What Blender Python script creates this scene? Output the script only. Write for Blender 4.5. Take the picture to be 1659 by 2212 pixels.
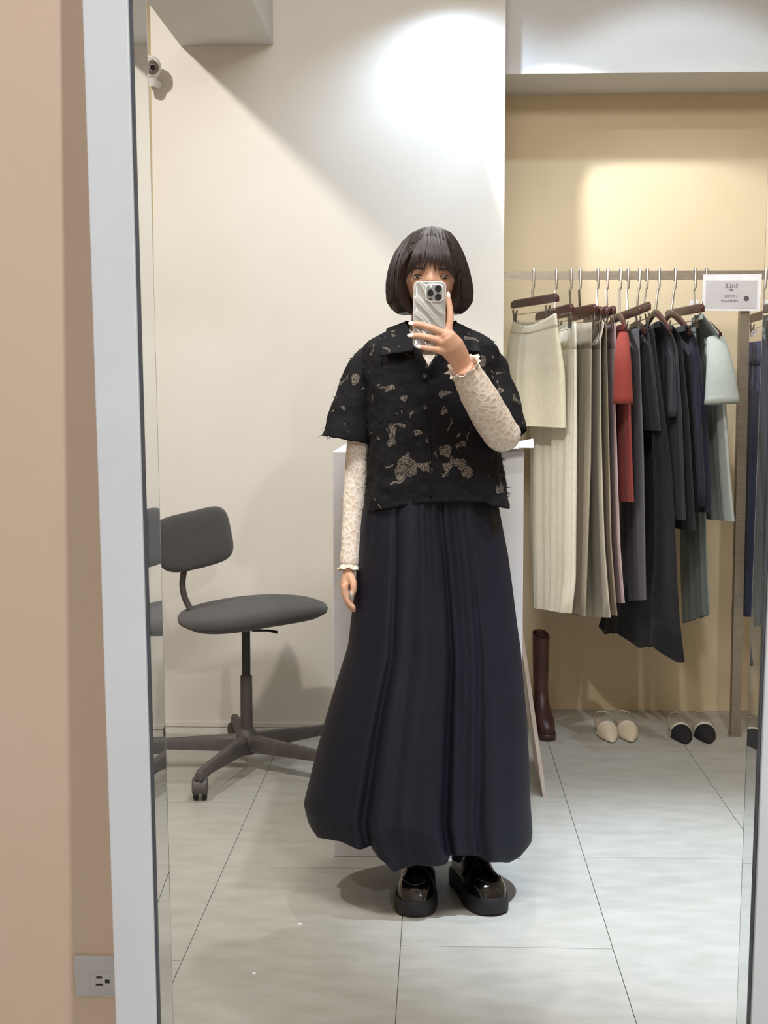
import bpy, bmesh, math, random
import numpy as np
from mathutils import Vector, Matrix, noise

for o in list(bpy.data.objects):
    bpy.data.objects.remove(o)
scene = bpy.context.scene
COL = scene.collection

# ------------------------------------------------------------------ camera
F, CX, CY = 3068.0, 829.5, 1106.0            # focal length in pixels of the 1659 x 2212 frame
PITCH = math.atan(263 / F)
YAW = math.atan(116 / F * math.cos(PITCH))
EYE = Vector((0, 0, 1.25))
R_ = Vector((math.cos(YAW), math.sin(YAW), 0))
F_ = Vector((-math.sin(YAW) * math.cos(PITCH), math.cos(YAW) * math.cos(PITCH), -math.sin(PITCH)))
U_ = R_.cross(F_)
cam_d = bpy.data.cameras.new('camera')
cam = bpy.data.objects.new('camera', cam_d)
COL.objects.link(cam)
cam_d.sensor_fit = 'HORIZONTAL'
cam_d.sensor_width = 36.0
cam_d.lens = 36.0 * F / 1659.0
cam_d.clip_start = 0.05
cam.matrix_world = Matrix(((R_.x, U_.x, -F_.x, EYE.x), (R_.y, U_.y, -F_.y, EYE.y), (R_.z, U_.z, -F_.z, EYE.z), (0, 0, 0, 1)))
scene.camera = cam

# ------------------------------------------------------------------ world, lamps, exposure
scene.view_settings.view_transform = 'Standard'
scene.view_settings.look = 'None'
scene.view_settings.gamma = 1.0
scene.view_settings.use_curve_mapping = False
scene.view_settings.exposure = 0.0
w = bpy.data.worlds.new('world')
scene.world = w
w.use_nodes = True
w.node_tree.nodes['Background'].inputs[0].default_value = (1.0, 0.98, 0.96, 1)
w.node_tree.nodes['Background'].inputs[1].default_value = 0.65


def spot(name, loc, target, power, color, angle, blend=0.5, radius=0.04):
    d = bpy.data.lights.new(name, 'SPOT')
    d.energy = power
    d.color = color
    d.spot_size = math.radians(angle)
    d.spot_blend = blend
    d.shadow_soft_size = radius
    o = bpy.data.objects.new(name, d)
    COL.objects.link(o)
    o.location = loc
    o.rotation_euler = (Vector(target) - Vector(loc)).to_track_quat('-Z', 'Y').to_euler()
    return o


def area(name, loc, target, power, color, sx, sy):
    d = bpy.data.lights.new(name, 'AREA')
    d.shape = 'RECTANGLE'
    d.size, d.size_y = sx, sy
    d.energy = power
    d.color = color
    o = bpy.data.objects.new(name, d)
    COL.objects.link(o)
    o.location = loc
    o.rotation_euler = (Vector(target) - Vector(loc)).to_track_quat('-Z', 'Y').to_euler()
    return o


COOL, NEUT, WARM = (0.72, 0.85, 1.0), (1.0, 0.985, 0.965), (1.0, 0.955, 0.88)
spot('pillar_spotlight', (0.03, 4.82, 2.60), (0.12, 5.08, 1.5), 24, (0.62, 0.79, 1.0), 150, 1.0, 0.02)
spot('rack_spotlight', (0.82, 4.30, 2.95), (0.85, 5.3, 1.2), 26, (0.72, 0.86, 1.0), 82, 0.35, 0.03)
spot('rack_front_spotlight', (0.95, 3.55, 2.95), (0.95, 5.4, 1.2), 72, (1.0, 0.98, 0.95), 54, 0.7, 0.03)
spot('rack_side_fill', (0.03, 4.80, 2.62), (1.25, 5.45, 1.20), 60, (1.0, 0.98, 0.95), 52, 0.25, 0.02)  # added spot beside the pillar lamp, boosts its light on the rack wall
spot('left_spotlight', (-1.40, 3.1, 2.93), (-0.7, 5.1, 0.8), 128, WARM, 100, 0.6, 0.04)
spot('floor_spotlight', (0.95, 3.0, 2.92), (0.70, 3.42, 0), 560, COOL, 40, 0.9, 0.03)
spot('fitting_spotlight', (0.12, 4.15, 2.92), (0.0, 3.3, 0.2), 62, NEUT, 85, 0.8, 0.03)
area('ceiling_fill', (0.1, 2.3, 2.96), (0.0, 3.6, 0.3), 60, NEUT, 1.2, 0.6)  # added soft fill light below the ceiling, not a real panel
spot('mirror_spotlight', (0.80, -0.3, 2.3), (-0.5, 1.7, 1.0), 108, (0.95, 0.98, 1.0), 60, 0.5, 0.05)

# ------------------------------------------------------------------ helpers


def srgb(r, g, b):
    f = lambda c: c / 12.92 if c <= 0.04045 else ((c + 0.055) / 1.055) ** 2.4
    return (f(r / 255), f(g / 255), f(b / 255), 1)


def V(px, py, Y):
    """The point of the room that lies at depth Y (metres from the lens) in this direction."""
    d = F_ * F + R_ * (px - CX) + U_ * (CY - py)
    return EYE + d * (Y / d.y)


def VZ(px, py, z=0.0):
    d = F_ * F + R_ * (px - CX) + U_ * (CY - py)
    return EYE + d * ((z - EYE.z) / d.z)


def pix(P):
    d = Vector(P) - EYE
    return CX + F * d.dot(R_) / d.dot(F_), CY - F * d.dot(U_) / d.dot(F_)


def mat(name, col, rough=0.6, col2=None, scale=20.0, stretch=(1, 1, 1), bump=0.0, bump_scale=60.0, metal=0.0, spec=0.5,
        sheen=0.0, coat=0.0, detail=4.0, lo=0.35, hi=0.65):
    m = bpy.data.materials.new(name)
    m.use_nodes = True
    nt = m.node_tree
    b = nt.nodes['Principled BSDF']
    b.inputs['Roughness'].default_value = rough
    b.inputs['Metallic'].default_value = metal
    b.inputs['Specular IOR Level'].default_value = spec
    b.inputs['Sheen Weight'].default_value = sheen
    b.inputs['Coat Weight'].default_value = coat
    tc = nt.nodes.new('ShaderNodeTexCoord')
    mp = nt.nodes.new('ShaderNodeMapping')
    mp.inputs['Scale'].default_value = stretch
    nt.links.new(tc.outputs['Object'], mp.inputs['Vector'])
    n = nt.nodes.new('ShaderNodeTexNoise')
    n.inputs['Scale'].default_value = scale
    n.inputs['Detail'].default_value = detail
    nt.links.new(mp.outputs['Vector'], n.inputs['Vector'])
    cr = nt.nodes.new('ShaderNodeValToRGB')
    c2 = col2 if col2 is not None else tuple(min(1, c * 0.9) for c in col[:3]) + (1,)
    cr.color_ramp.elements[0].position = lo
    cr.color_ramp.elements[1].position = hi
    cr.color_ramp.elements[0].color = c2
    cr.color_ramp.elements[1].color = col
    nt.links.new(n.outputs['Fac'], cr.inputs['Fac'])
    nt.links.new(cr.outputs['Color'], b.inputs['Base Color'])
    if bump > 0:
        n2 = nt.nodes.new('ShaderNodeTexNoise')
        n2.inputs['Scale'].default_value = bump_scale
        n2.inputs['Detail'].default_value = 5
        nt.links.new(mp.outputs['Vector'], n2.inputs['Vector'])
        bp = nt.nodes.new('ShaderNodeBump')
        bp.inputs['Strength'].default_value = bump
        bp.inputs['Distance'].default_value = 0.01
        nt.links.new(n2.outputs['Fac'], bp.inputs['Height'])
        nt.links.new(bp.outputs['Normal'], b.inputs['Normal'])
    return m


def put(name, verts, faces, m, parent=None, smooth=True, angle=40, origin=None):
    """One mesh object. Parts keep room coordinates under their thing; a top-level mesh gets its origin at its base."""
    verts = [Vector(v) for v in verts]
    loc = Vector((0, 0, 0))
    if parent is None:
        if origin is None:
            xs, ys, zs = [v.x for v in verts], [v.y for v in verts], [v.z for v in verts]
            origin = Vector(((min(xs) + max(xs)) / 2, (min(ys) + max(ys)) / 2, min(zs)))
        loc = Vector(origin)
        verts = [v - loc for v in verts]
    me = bpy.data.meshes.new(name)
    me.from_pydata([tuple(v) for v in verts], [], faces)
    bm = bmesh.new()
    bm.from_mesh(me)
    bmesh.ops.recalc_face_normals(bm, faces=bm.faces)
    bm.to_mesh(me)
    bm.free()
    if smooth:
        me.polygons.foreach_set('use_smooth', [True] * len(me.polygons))
        me.set_sharp_from_angle(angle=math.radians(angle))
    o = bpy.data.objects.new(name, me)
    COL.objects.link(o)
    o.location = loc
    if m is not None:
        me.materials.append(m)
    if parent is not None:
        attach(o, parent)
    return o


def attach(o, parent):
    o.parent = parent
    o.matrix_parent_inverse = Matrix.Translation(-parent.location) if parent.parent is None else Matrix.Identity(4)


def thing(name, label, cat, loc, group=None):
    o = bpy.data.objects.new(name, None)
    o.empty_display_size = 0.05
    COL.objects.link(o)
    o.location = loc
    return tag(o, label, cat, group)


def tag(o, label, cat=None, group=None):
    o['label'] = label
    if cat:
        o['category'] = cat
    if group:
        o['group'] = group
    return o


def struct(o, label=None):
    o['kind'] = 'structure'
    if label:
        o['label'] = label
    return o


class G:
    """Collects geometry for one mesh."""

    def __init__(self):
        self.v, self.f = [], []

    def add(self, verts, faces):
        b = len(self.v)
        self.v += [Vector(v) for v in verts]
        self.f += [tuple(i + b for i in f) for f in faces]
        return self

    def box(self, c, s, rot=None):
        c = Vector(c)
        pts = []
        for dx, dy, dz in ((-1, -1, -1), (1, -1, -1), (1, 1, -1), (-1, 1, -1), (-1, -1, 1), (1, -1, 1), (1, 1, 1), (-1, 1, 1)):
            p = Vector((dx * s[0] / 2, dy * s[1] / 2, dz * s[2] / 2))
            pts.append(c + (rot @ p if rot is not None else p))
        return self.add(pts, [(0, 1, 2, 3), (4, 5, 6, 7), (0, 1, 5, 4), (1, 2, 6, 5), (2, 3, 7, 6), (3, 0, 4, 7)])

    def span(self, a, b):
        a, b = Vector(a), Vector(b)
        return self.box((a + b) / 2, b - a)

    def loft(self, rings, caps=(True, True), closed=True):
        n = len(rings[0])
        base = len(self.v)
        for r in rings:
            self.v += [Vector(p) for p in r]
        for i in range(len(rings) - 1):
            for j in range(n if closed else n - 1):
                k = (j + 1) % n
                self.f.append((base + i * n + j, base + i * n + k, base + (i + 1) * n + k, base + (i + 1) * n + j))
        if caps[0]:
            self.f.append(tuple(base + j for j in range(n)))
        if caps[1]:
            self.f.append(tuple(base + (len(rings) - 1) * n + j for j in range(n)))
        return self

    def tube(self, pts, rad, n=12, flat=1.0, ref=None, caps=(True, True)):
        """Round (or flattened) tube through points; rad is a number or one per point."""
        pts = [Vector(p) for p in pts]
        if not hasattr(rad, '__len__'):
            rad = [rad] * len(pts)
        rings = []
        side = None
        for i, p in enumerate(pts):
            t = (pts[min(i + 1, len(pts) - 1)] - pts[max(i - 1, 0)]).normalized()
            if side is None:
                r0 = Vector(ref) if ref is not None else (Vector((0, 1, 0)) if abs(t.y) < 0.8 else Vector((1, 0, 0)))
                side = t.cross(r0).normalized()
            side = (side - t * side.dot(t)).normalized()
            up = t.cross(side)
            rings.append([p + side * (rad[i] * math.cos(a)) + up * (rad[i] * flat * math.sin(a)) for a in (2 * math.pi * k / n for k in range(n))])
        return self.loft(rings, caps)

    def ball(self, c, r, nu=20, nv=12, rot=None, fn=None):
        c = Vector(c)
        r = r if hasattr(r, '__len__') else (r, r, r)
        rings = []
        for i in range(nv + 1):
            th = math.pi * (i + 0.0) / nv
            th = min(max(th, 0.02), math.pi - 0.02)
            ring = []
            for j in range(nu):
                ph = 2 * math.pi * j / nu
                p = Vector((math.sin(th) * math.cos(ph), math.sin(th) * math.sin(ph), math.cos(th)))
                if fn:
                    p = fn(p)
                p = Vector((p.x * r[0], p.y * r[1], p.z * r[2]))
                ring.append(c + (rot @ p if rot is not None else p))
            rings.append(ring)
        return self.loft(rings)

    def rbox(self, c, s, rad, rot=None, n=4):
        """Box with rounded vertical profile in local x-z, thickness along local y, slightly bevelled."""
        c = Vector(c)
        out = []
        for qx, qz, a0 in ((1, 1, 0), (-1, 1, 90), (-1, -1, 180), (1, -1, 270)):
            for k in range(n + 1):
                a = math.radians(a0 + 90 * k / n)
                out.append((qx * (s[0] / 2 - rad) + rad * math.cos(a), qz * (s[2] / 2 - rad) + rad * math.sin(a)))
        bv = min(s[1] * 0.3, rad * 0.5, 0.01)
        rings = []
        for y, ins in ((-s[1] / 2, bv), (-s[1] / 2 + bv * 0.3, bv * 0.3), (-s[1] / 2 + bv, 0), (s[1] / 2 - bv, 0), (s[1] / 2 - bv * 0.3, bv * 0.3), (s[1] / 2, bv)):
            ring = []
            for x, z in out:
                p = Vector((x * (1 - 2 * ins / s[0]), y, z * (1 - 2 * ins / s[2])))
                ring.append(c + (rot @ p if rot is not None else p))
            rings.append(ring)
        return self.loft(rings)

    def put(self, name, m, parent=None, **k):
        return put(name, self.v, self.f, m, parent, **k)


def smoothstep(t):
    t = min(1, max(0, t))
    return t * t * (3 - 2 * t)


def interp(x, xs, ys):
    return float(np.interp(x, xs, ys))


def spline(pts, n):
    """Catmull-Rom through points, n samples per span."""
    pts = [Vector(p) for p in pts]
    out = []
    for i in range(len(pts) - 1):
        p0, p1, p2, p3 = pts[max(i - 1, 0)], pts[i], pts[i + 1], pts[min(i + 2, len(pts) - 1)]
        for k in range(n):
            t = k / n
            out.append(0.5 * ((2 * p1) + (p2 - p0) * t + (2 * p0 - 5 * p1 + 4 * p2 - p3) * t * t + (3 * p1 - p0 - 3 * p2 + p3) * t ** 3))
    out.append(pts[-1])
    return out


def patch(rows, th, g=None):
    """A thin sheet with real thickness through a grid of points."""
    g = g or G()
    m, n = len(rows), len(rows[0])
    nor = []
    for i in range(m):
        for j in range(n):
            du = Vector(rows[i][min(j + 1, n - 1)]) - Vector(rows[i][max(j - 1, 0)])
            dv = Vector(rows[min(i + 1, m - 1)][j]) - Vector(rows[max(i - 1, 0)][j])
            nor.append(du.cross(dv).normalized() * (th / 2))
    pts = [Vector(p) for r in rows for p in r]
    b = len(g.v)
    g.v += [p + q for p, q in zip(pts, nor)] + [p - q for p, q in zip(pts, nor)]
    N = m * n
    for i in range(m - 1):
        for j in range(n - 1):
            a, c, d, e = i * n + j, i * n + j + 1, (i + 1) * n + j + 1, (i + 1) * n + j
            g.f.append((b + a, b + c, b + d, b + e))
            g.f.append((b + N + a, b + N + e, b + N + d, b + N + c))
    edge = [j for j in range(n)] + [i * n + n - 1 for i in range(1, m)] + [(m - 1) * n + j for j in range(n - 2, -1, -1)] + [i * n for i in range(m - 2, 0, -1)]
    for k in range(len(edge)):
        a, c = edge[k], edge[(k + 1) % len(edge)]
        g.f.append((b + a, b + c, b + N + c, b + N + a))
    return g


# ------------------------------------------------------------------ materials
M = {}
M['cream_paint'] = mat('cream_paint', srgb(228, 224, 216), 0.75, srgb(224, 219, 210), 3, bump=0.06, bump_scale=25)
M['tan_paint'] = mat('tan_paint', srgb(220, 203, 170), 0.75, srgb(215, 197, 163), 3, bump=0.06, bump_scale=25)
M['peach_paint'] = mat('peach_paint', srgb(222, 194, 172), 0.75, srgb(218, 192, 166), 2.5, bump=0.08, bump_scale=22)
M['grey_paint'] = mat('grey_paint', srgb(214, 213, 211), 0.75, srgb(208, 207, 205), 3, bump=0.05, bump_scale=25)
M['white_wood'] = mat('white_painted_wood', srgb(226, 226, 228), 0.5, srgb(221, 221, 223), 8, bump=0.03, bump_scale=80)
M['tile'] = mat('grey_stone_tile', srgb(176, 174, 167), 0.45, srgb(164, 162, 154), 18, (0.45, 1.1, 1), bump=0.015, bump_scale=40, detail=8)
M['grout'] = mat('dark_grout', srgb(130, 126, 118), 0.9)
M['gasket'] = mat('grey_gasket', srgb(82, 84, 90), 0.5)
M['plastic_white'] = mat('white_plastic', srgb(206, 200, 196), 0.4)
M['plastic_dark'] = mat('dark_plastic', srgb(40, 36, 36), 0.4)
M['charcoal_fabric'] = mat('charcoal_fabric', srgb(74, 72, 73), 0.95, srgb(58, 57, 58), 500, sheen=0.2, bump=0.25, bump_scale=700)
M['chair_metal'] = mat('grey_chair_plastic', srgb(84, 78, 76), 0.55, srgb(76, 70, 69), 30)
M['chair_black'] = mat('black_gas_lift', srgb(38, 36, 35), 0.3)
M['brushed'] = mat('brushed_steel', srgb(176, 168, 154), 0.38, srgb(150, 142, 128), 20, (1, 1, 30), metal=0.85)
M['hook_steel'] = mat('hook_steel', srgb(206, 200, 190), 0.3, metal=0.9)
M['hanger_wood'] = mat('dark_lacquered_wood', srgb(76, 38, 32), 0.36, srgb(54, 27, 24), 12, (1, 6, 6), spec=0.4)
M['clip_metal'] = mat('clip_metal', srgb(128, 120, 112), 0.4, metal=0.7)
M['paper'] = mat('white_paper', srgb(236, 236, 238), 0.7)
M['paper_grey'] = mat('grey_printed_paper', srgb(198, 194, 194), 0.7, srgb(192, 188, 188), 9)
M['ink'] = mat('grey_ink', srgb(88, 84, 84), 0.8)
M['skin'] = mat('skin', srgb(222, 176, 148), 0.5, srgb(214, 166, 138), 30, bump=0.04, bump_scale=200)
M['skin'].node_tree.nodes['Principled BSDF'].inputs['Subsurface Weight'].default_value = 0.08
M['skin'].node_tree.nodes['Principled BSDF'].inputs['Subsurface Radius'].default_value = (0.01, 0.004, 0.002)
M['hair'] = mat('dark_brown_hair', srgb(48, 35, 31), 0.40, srgb(28, 20, 19), 90, (6, 6, 0.35), bump=0.25, bump_scale=240, spec=0.6)
M['nail'] = mat('white_nail', srgb(236, 226, 222), 0.2)
M['eye_white'] = mat('eye_white', srgb(176, 156, 146), 0.25)
M['eye_dark'] = mat('eye_dark', srgb(36, 24, 20), 0.2)
M['lip'] = mat('lip', srgb(182, 104, 94), 0.4)
M['navy_skirt'] = mat('navy_black_taffeta', srgb(17, 20, 37), 0.6, srgb(13, 15, 29), 40, (1, 1, 0.3), bump=0.08, bump_scale=90, spec=0.35)
M['patent'] = mat('black_patent_leather', srgb(14, 14, 16), 0.12, coat=0.7)
M['rubber'] = mat('black_rubber_sole', srgb(24, 24, 27), 0.6)
M['sole_dark'] = mat('dark_shoe_sole', srgb(44, 40, 36), 0.6)
M['board'] = mat('pale_board', srgb(214, 200, 190), 0.6, srgb(206, 190, 178), 10)
M['boot'] = mat('dark_brown_leather', srgb(72, 44, 40), 0.38, srgb(58, 35, 33), 14, bump=0.08, bump_scale=60)
M['boot_inside'] = mat('boot_lining', srgb(22, 18, 18), 0.9)

# black devore blouse: opaque petals with sheer greyish mesh between
m = bpy.data.materials.new('black_floral_cutout')
m.use_nodes = True
nt = m.node_tree
b = nt.nodes['Principled BSDF']
b.inputs['Roughness'].default_value = 0.85
b.inputs['Specular IOR Level'].default_value = 0.25
tc = nt.nodes.new('ShaderNodeTexCoord')
n1 = nt.nodes.new('ShaderNodeTexNoise')
n1.inputs['Scale'].default_value = 30.0
n1.inputs['Detail'].default_value = 1.5
n1.inputs['Distortion'].default_value = 0.8
r1 = nt.nodes.new('ShaderNodeValToRGB')
r1.color_ramp.elements[0].position = 0.645
r1.color_ramp.elements[1].position = 0.657
vo = nt.nodes.new('ShaderNodeTexNoise')
vo.inputs['Scale'].default_value = 420
r2 = nt.nodes.new('ShaderNodeValToRGB')
r2.color_ramp.elements[0].position = 0.42
r2.color_ramp.elements[1].position = 0.6
r2.color_ramp.elements[0].color = srgb(36, 34, 33)
r2.color_ramp.elements[1].color = srgb(138, 128, 119)
n3 = nt.nodes.new('ShaderNodeTexNoise')
n3.inputs['Scale'].default_value = 30
r3 = nt.nodes.new('ShaderNodeValToRGB')
r3.color_ramp.elements[0].color = srgb(17, 17, 20)
r3.color_ramp.elements[1].color = srgb(26, 26, 30)
mx = nt.nodes.new('ShaderNodeMix')
mx.data_type = 'RGBA'
for n_ in (n1, vo, n3):
    nt.links.new(tc.outputs['Object'], n_.inputs['Vector'])
at_ = nt.nodes.new('ShaderNodeAttribute')
at_.attribute_name = 'openwork'
sm_ = nt.nodes.new('ShaderNodeMath')
sm_.operation = 'ADD'
nt.links.new(n1.outputs['Fac'], sm_.inputs[0])
nt.links.new(at_.outputs['Fac'], sm_.inputs[1])
nt.links.new(sm_.outputs[0], r1.inputs['Fac'])
nt.links.new(vo.outputs['Fac'], r2.inputs['Fac'])
nt.links.new(n3.outputs['Fac'], r3.inputs['Fac'])
nt.links.new(r1.outputs['Color'], mx.inputs['Factor'])
nt.links.new(r3.outputs['Color'], mx.inputs['A'])
nt.links.new(r2.outputs['Color'], mx.inputs['B'])
nt.links.new(mx.outputs['Result'], b.inputs['Base Color'])
bp = nt.nodes.new('ShaderNodeBump')
bp.inputs['Strength'].default_value = 0.9
bp.inputs['Distance'].default_value = 0.006
ad = nt.nodes.new('ShaderNodeMath')
ad.operation = 'SUBTRACT'
nt.links.new(n3.outputs['Fac'], ad.inputs[0])
nt.links.new(r1.outputs['Color'], ad.inputs[1])
nt.links.new(ad.outputs[0], bp.inputs['Height'])
nt.links.new(bp.outputs['Normal'], b.inputs['Normal'])
M['blouse'] = m

# cream lace: scalloped net lines over a sheer blush ground
m = bpy.data.materials.new('cream_lace')
m.use_nodes = True
nt = m.node_tree
b = nt.nodes['Principled BSDF']
b.inputs['Roughness'].default_value = 0.85
tc = nt.nodes.new('ShaderNodeTexCoord')
vr = nt.nodes.new('ShaderNodeTexVoronoi')
vr.feature = 'DISTANCE_TO_EDGE'
vr.inputs['Scale'].default_value = 66
r1 = nt.nodes.new('ShaderNodeValToRGB')
r1.color_ramp.elements[0].position = 0.02
r1.color_ramp.elements[1].position = 0.13
r1.color_ramp.elements[0].color = srgb(252, 246, 236)
r1.color_ramp.elements[1].color = srgb(234, 217, 200)
n2 = nt.nodes.new('ShaderNodeTexNoise')
n2.inputs['Scale'].default_value = 260
mx = nt.nodes.new('ShaderNodeMix')
mx.data_type = 'RGBA'
mx.blend_type = 'MULTIPLY'
mx.inputs['Factor'].default_value = 0.12
for n_ in (vr, n2):
    nt.links.new(tc.outputs['Object'], n_.inputs['Vector'])
nt.links.new(vr.outputs['Distance'], r1.inputs['Fac'])
nt.links.new(r1.outputs['Color'], mx.inputs['A'])
nt.links.new(n2.outputs['Fac'], mx.inputs['B'])
nt.links.new(mx.outputs['Result'], b.inputs['Base Color'])
bp = nt.nodes.new('ShaderNodeBump')
bp.invert = True
bp.inputs['Strength'].default_value = 0.7
bp.inputs['Distance'].default_value = 0.004
nt.links.new(vr.outputs['Distance'], bp.inputs['Height'])
nt.links.new(bp.outputs['Normal'], b.inputs['Normal'])
M['lace'] = m

# clear bevelled glass
m = bpy.data.materials.new('bevelled_glass')
m.use_nodes = True
b = m.node_tree.nodes['Principled BSDF']
b.inputs['Base Color'].default_value = (0.93, 0.95, 0.95, 1)
b.inputs['Roughness'].default_value = 0.0
b.inputs['IOR'].default_value = 1.5
b.inputs['Transmission Weight'].default_value = 1.0
M['glass'] = m

# silver phone case with moulded waves
m = mat('silver_case', srgb(186, 188, 184), 0.25, srgb(168, 170, 166), 12, metal=0.45)
M['case'] = m
M['case_rim'] = mat('white_case_rim', srgb(240, 242, 242), 0.3)
M['camera_plate'] = mat('grey_camera_plate', srgb(128, 130, 128), 0.35)
M['lens'] = mat('black_lens', srgb(16, 16, 18), 0.1)

# ------------------------------------------------------------------ the room
Y_PILLAR, Y_BEAM, Y_WALL = 5.08, 5.16, 5.52
Z_CEIL = 3.02
# floor with its tiles
fl = G().span((-2.6, -1.0, -0.06), (2.6, 5.9, -0.006)).put('floor', M['grout'], origin=(0, 0, 0), smooth=False)
struct(fl, 'grey stone-look tile floor with thin dark joints')
LINES = [-0.0799 + 0.4775 * k for k in range(-5, 6)]
JOINT = {-1: 3.63, 0: 3.112, 1: 3.74, -2: 3.01, 2: 3.2, -3: 3.5, 3: 3.4}
TL, GAP = 1.2, 0.0018
tile_mesh = {}
for i in range(len(LINES) - 1):
    k = i - 5
    x0, x1 = LINES[i] + GAP / 2, LINES[i + 1] - GAP / 2
    ys = sorted(JOINT.get(k, 3.3) + TL * q for q in range(-5, 4))
    for y0, y1 in zip(ys[:-1], ys[1:]):
        a, c = max(y0 + GAP / 2, -1.0), min(y1 - GAP / 2, 5.6)
        if c - a < 0.05:
            continue
        key = (round(x1 - x0, 4), round(c - a, 4))
        if key not in tile_mesh:
            g = G().box((0, 0, -0.003), (x1 - x0, c - a, 0.006))
            me = bpy.data.meshes.new('tile')
            me.from_pydata([tuple(v) for v in g.v], [], g.f)
            bm = bmesh.new()
            bm.from_mesh(me)
            bmesh.ops.recalc_face_normals(bm, faces=bm.faces)
            bm.to_mesh(me)
            bm.free()
            me.materials.append(M['tile'])
            tile_mesh[key] = me
        t = bpy.data.objects.new('tile', tile_mesh[key])
        COL.objects.link(t)
        t.location = ((x0 + x1) / 2, (a + c) / 2, 0)
        t.parent = fl

struct(G().span((-2.6, -1.0, Z_CEIL), (2.6, 5.9, Z_CEIL + 0.1)).put('ceiling', M['grey_paint'], smooth=False), 'pale grey ceiling')
struct(G().span((-2.6, Y_WALL, 0), (2.6, Y_WALL + 0.12, Z_CEIL)).put('wall_back', M['tan_paint'], smooth=False), 'warm tan wall behind the clothes rail')
struct(G().span((-1.012, Y_PILLAR, 0), (0.232, Y_WALL - 0.001, Z_CEIL)).put('wall_centre', M['cream_paint'], smooth=False), 'cream plastered pillar wall behind the chair')
struct(G().span((-2.6, 1.9, 0), (-2.48, Y_WALL, Z_CEIL)).put('wall_left', M['tan_paint'], smooth=False), 'tan side wall')
struct(G().span((2.48, 1.9, 0), (2.6, Y_WALL, Z_CEIL)).put('wall_right', M['tan_paint'], smooth=False), 'tan side wall')
zb = V(1300, 158, Y_BEAM).z
struct(G().span((0.2325, Y_BEAM, zb), (2.47, Y_WALL - 0.001, Z_CEIL - 0.001)).put('trim_1', M['grey_paint'], smooth=False), 'pale grey bulkhead above the clothes rail')
za = V(490, 98, Y_PILLAR).z
xa, xb = V(390, 98, Y_PILLAR).x, V(590, 98, Y_PILLAR).x
struct(G().span((xa, 2.2, za), (xb, Y_PILLAR - 0.001, Z_CEIL - 0.001)).put('trim_2', M['grey_paint'], smooth=False), 'pale grey ceiling beam running towards the pillar wall')
# skirting strip along the foot of the pillar
bb = G().span((-1.012, Y_PILLAR - 0.009, 0), (0.232, Y_PILLAR - 0.0005, 0.022))
bb.span((-1.012, Y_PILLAR - 0.006, 0.026), (0.232, Y_PILLAR - 0.0005, 0.042))
struct(bb.put('baseboard_back', M['cream_paint'], smooth=False), 'low cream skirting strip at the foot of the pillar wall')

# ------------------------------------------------------------------ mirror and the wall it leans on
nm = (F_ * F + R_ * (943 - CX) + U_ * (CY - 640)).normalized()
MO = EYE + nm * 1.6
uv = (Vector((0, 0, 1)) - nm * nm.z).normalized()
uh = nm.cross(uv)


def mir(x, v, d=0.0):
    return MO + uh * x + uv * v + nm * d


V0, V1 = -MO.z / uv.z + 0.002, 0.72
XL, XR, FW, FT = -0.3345, 0.3757, 0.0495, 0.032
mirror = thing('leaning_mirror', 'tall mirror in a white painted wooden frame leaning on the peach wall', 'mirror', mir(0.02, V0))


def bar(g, x0, x1, v0, v1, d0, d1):
    g.add([mir(x, v, d) for d in (d0, d1) for (x, v) in ((x0, v0), (x1, v0), (x1, v1), (x0, v1))],
          [(0, 1, 2, 3), (4, 5, 6, 7), (0, 1, 5, 4), (1, 2, 6, 5), (2, 3, 7, 6), (3, 0, 4, 7)])
    return g


def frame_piece(nm_, x0, x1, v0, v1):
    o = bar(G(), x0, x1, v0, v1, -0.012, FT - 0.012).put(nm_, M['white_wood'], mirror, smooth=False)
    md = o.modifiers.new('edge', 'BEVEL')
    md.width = 0.0015
    md.segments = 2


frame_piece('frame_stile', XL - FW, XL, V0, V1)
frame_piece('frame_stile', XR, XR + FW, V0, V1)
frame_piece('frame_rail', XL + 0.0003, XR - 0.0003, V1 - FW, V1)
frame_piece('frame_rail', XL + 0.0003, XR - 0.0003, V0, V0 + FW)
for x0, x1 in ((XL, XL + 0.0028), (XR - 0.0028, XR)):
    bar(G(), x0, x1, V0 + FW, V1 - FW, -0.006, 0.004).put('gasket', M['gasket'], mirror, smooth=False)
for s, xe, BW, BT in ((1, XL + 0.0028, 0.0155, 0.0019), (-1, XR - 0.0028, 0.0125, 0.0016)):
    a, c = xe, xe + s * BW
    g = G()
    va, vb = V0 + FW, V1 - FW
    # wedge of glass: thin at the frame, thick towards the middle
    prof = [(a, 0.0), (a, 0.0006), (c, 0.0006 + BT), (c, 0.0)]
    g.add([mir(x, v, -d) for v in (va, vb) for (x, d) in prof], [(0, 1, 2, 3), (4, 5, 6, 7), (0, 1, 5, 4), (1, 2, 6, 5), (2, 3, 7, 6), (3, 0, 4, 7)])
    g.put('glass_bevel', M['glass'], mirror, smooth=False)

# wall behind the mirror: turned by the lean once more
el = math.asin(nm.z)
nw = Vector((0, math.cos(2 * el), math.sin(2 * el)))
uw = Vector((0, -math.sin(2 * el), math.cos(2 * el)))
WP = mir(0, V1, FT - 0.012 + 0.004)
WO = WP


def wal(x, v, d=0.0):
    return WO + Vector((1, 0, 0)) * x + uw * v + nw * d


WB, WT = -(WO.z) / uw.z, (Z_CEIL - WO.z) / uw.z - 0.002
g = G()


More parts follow.
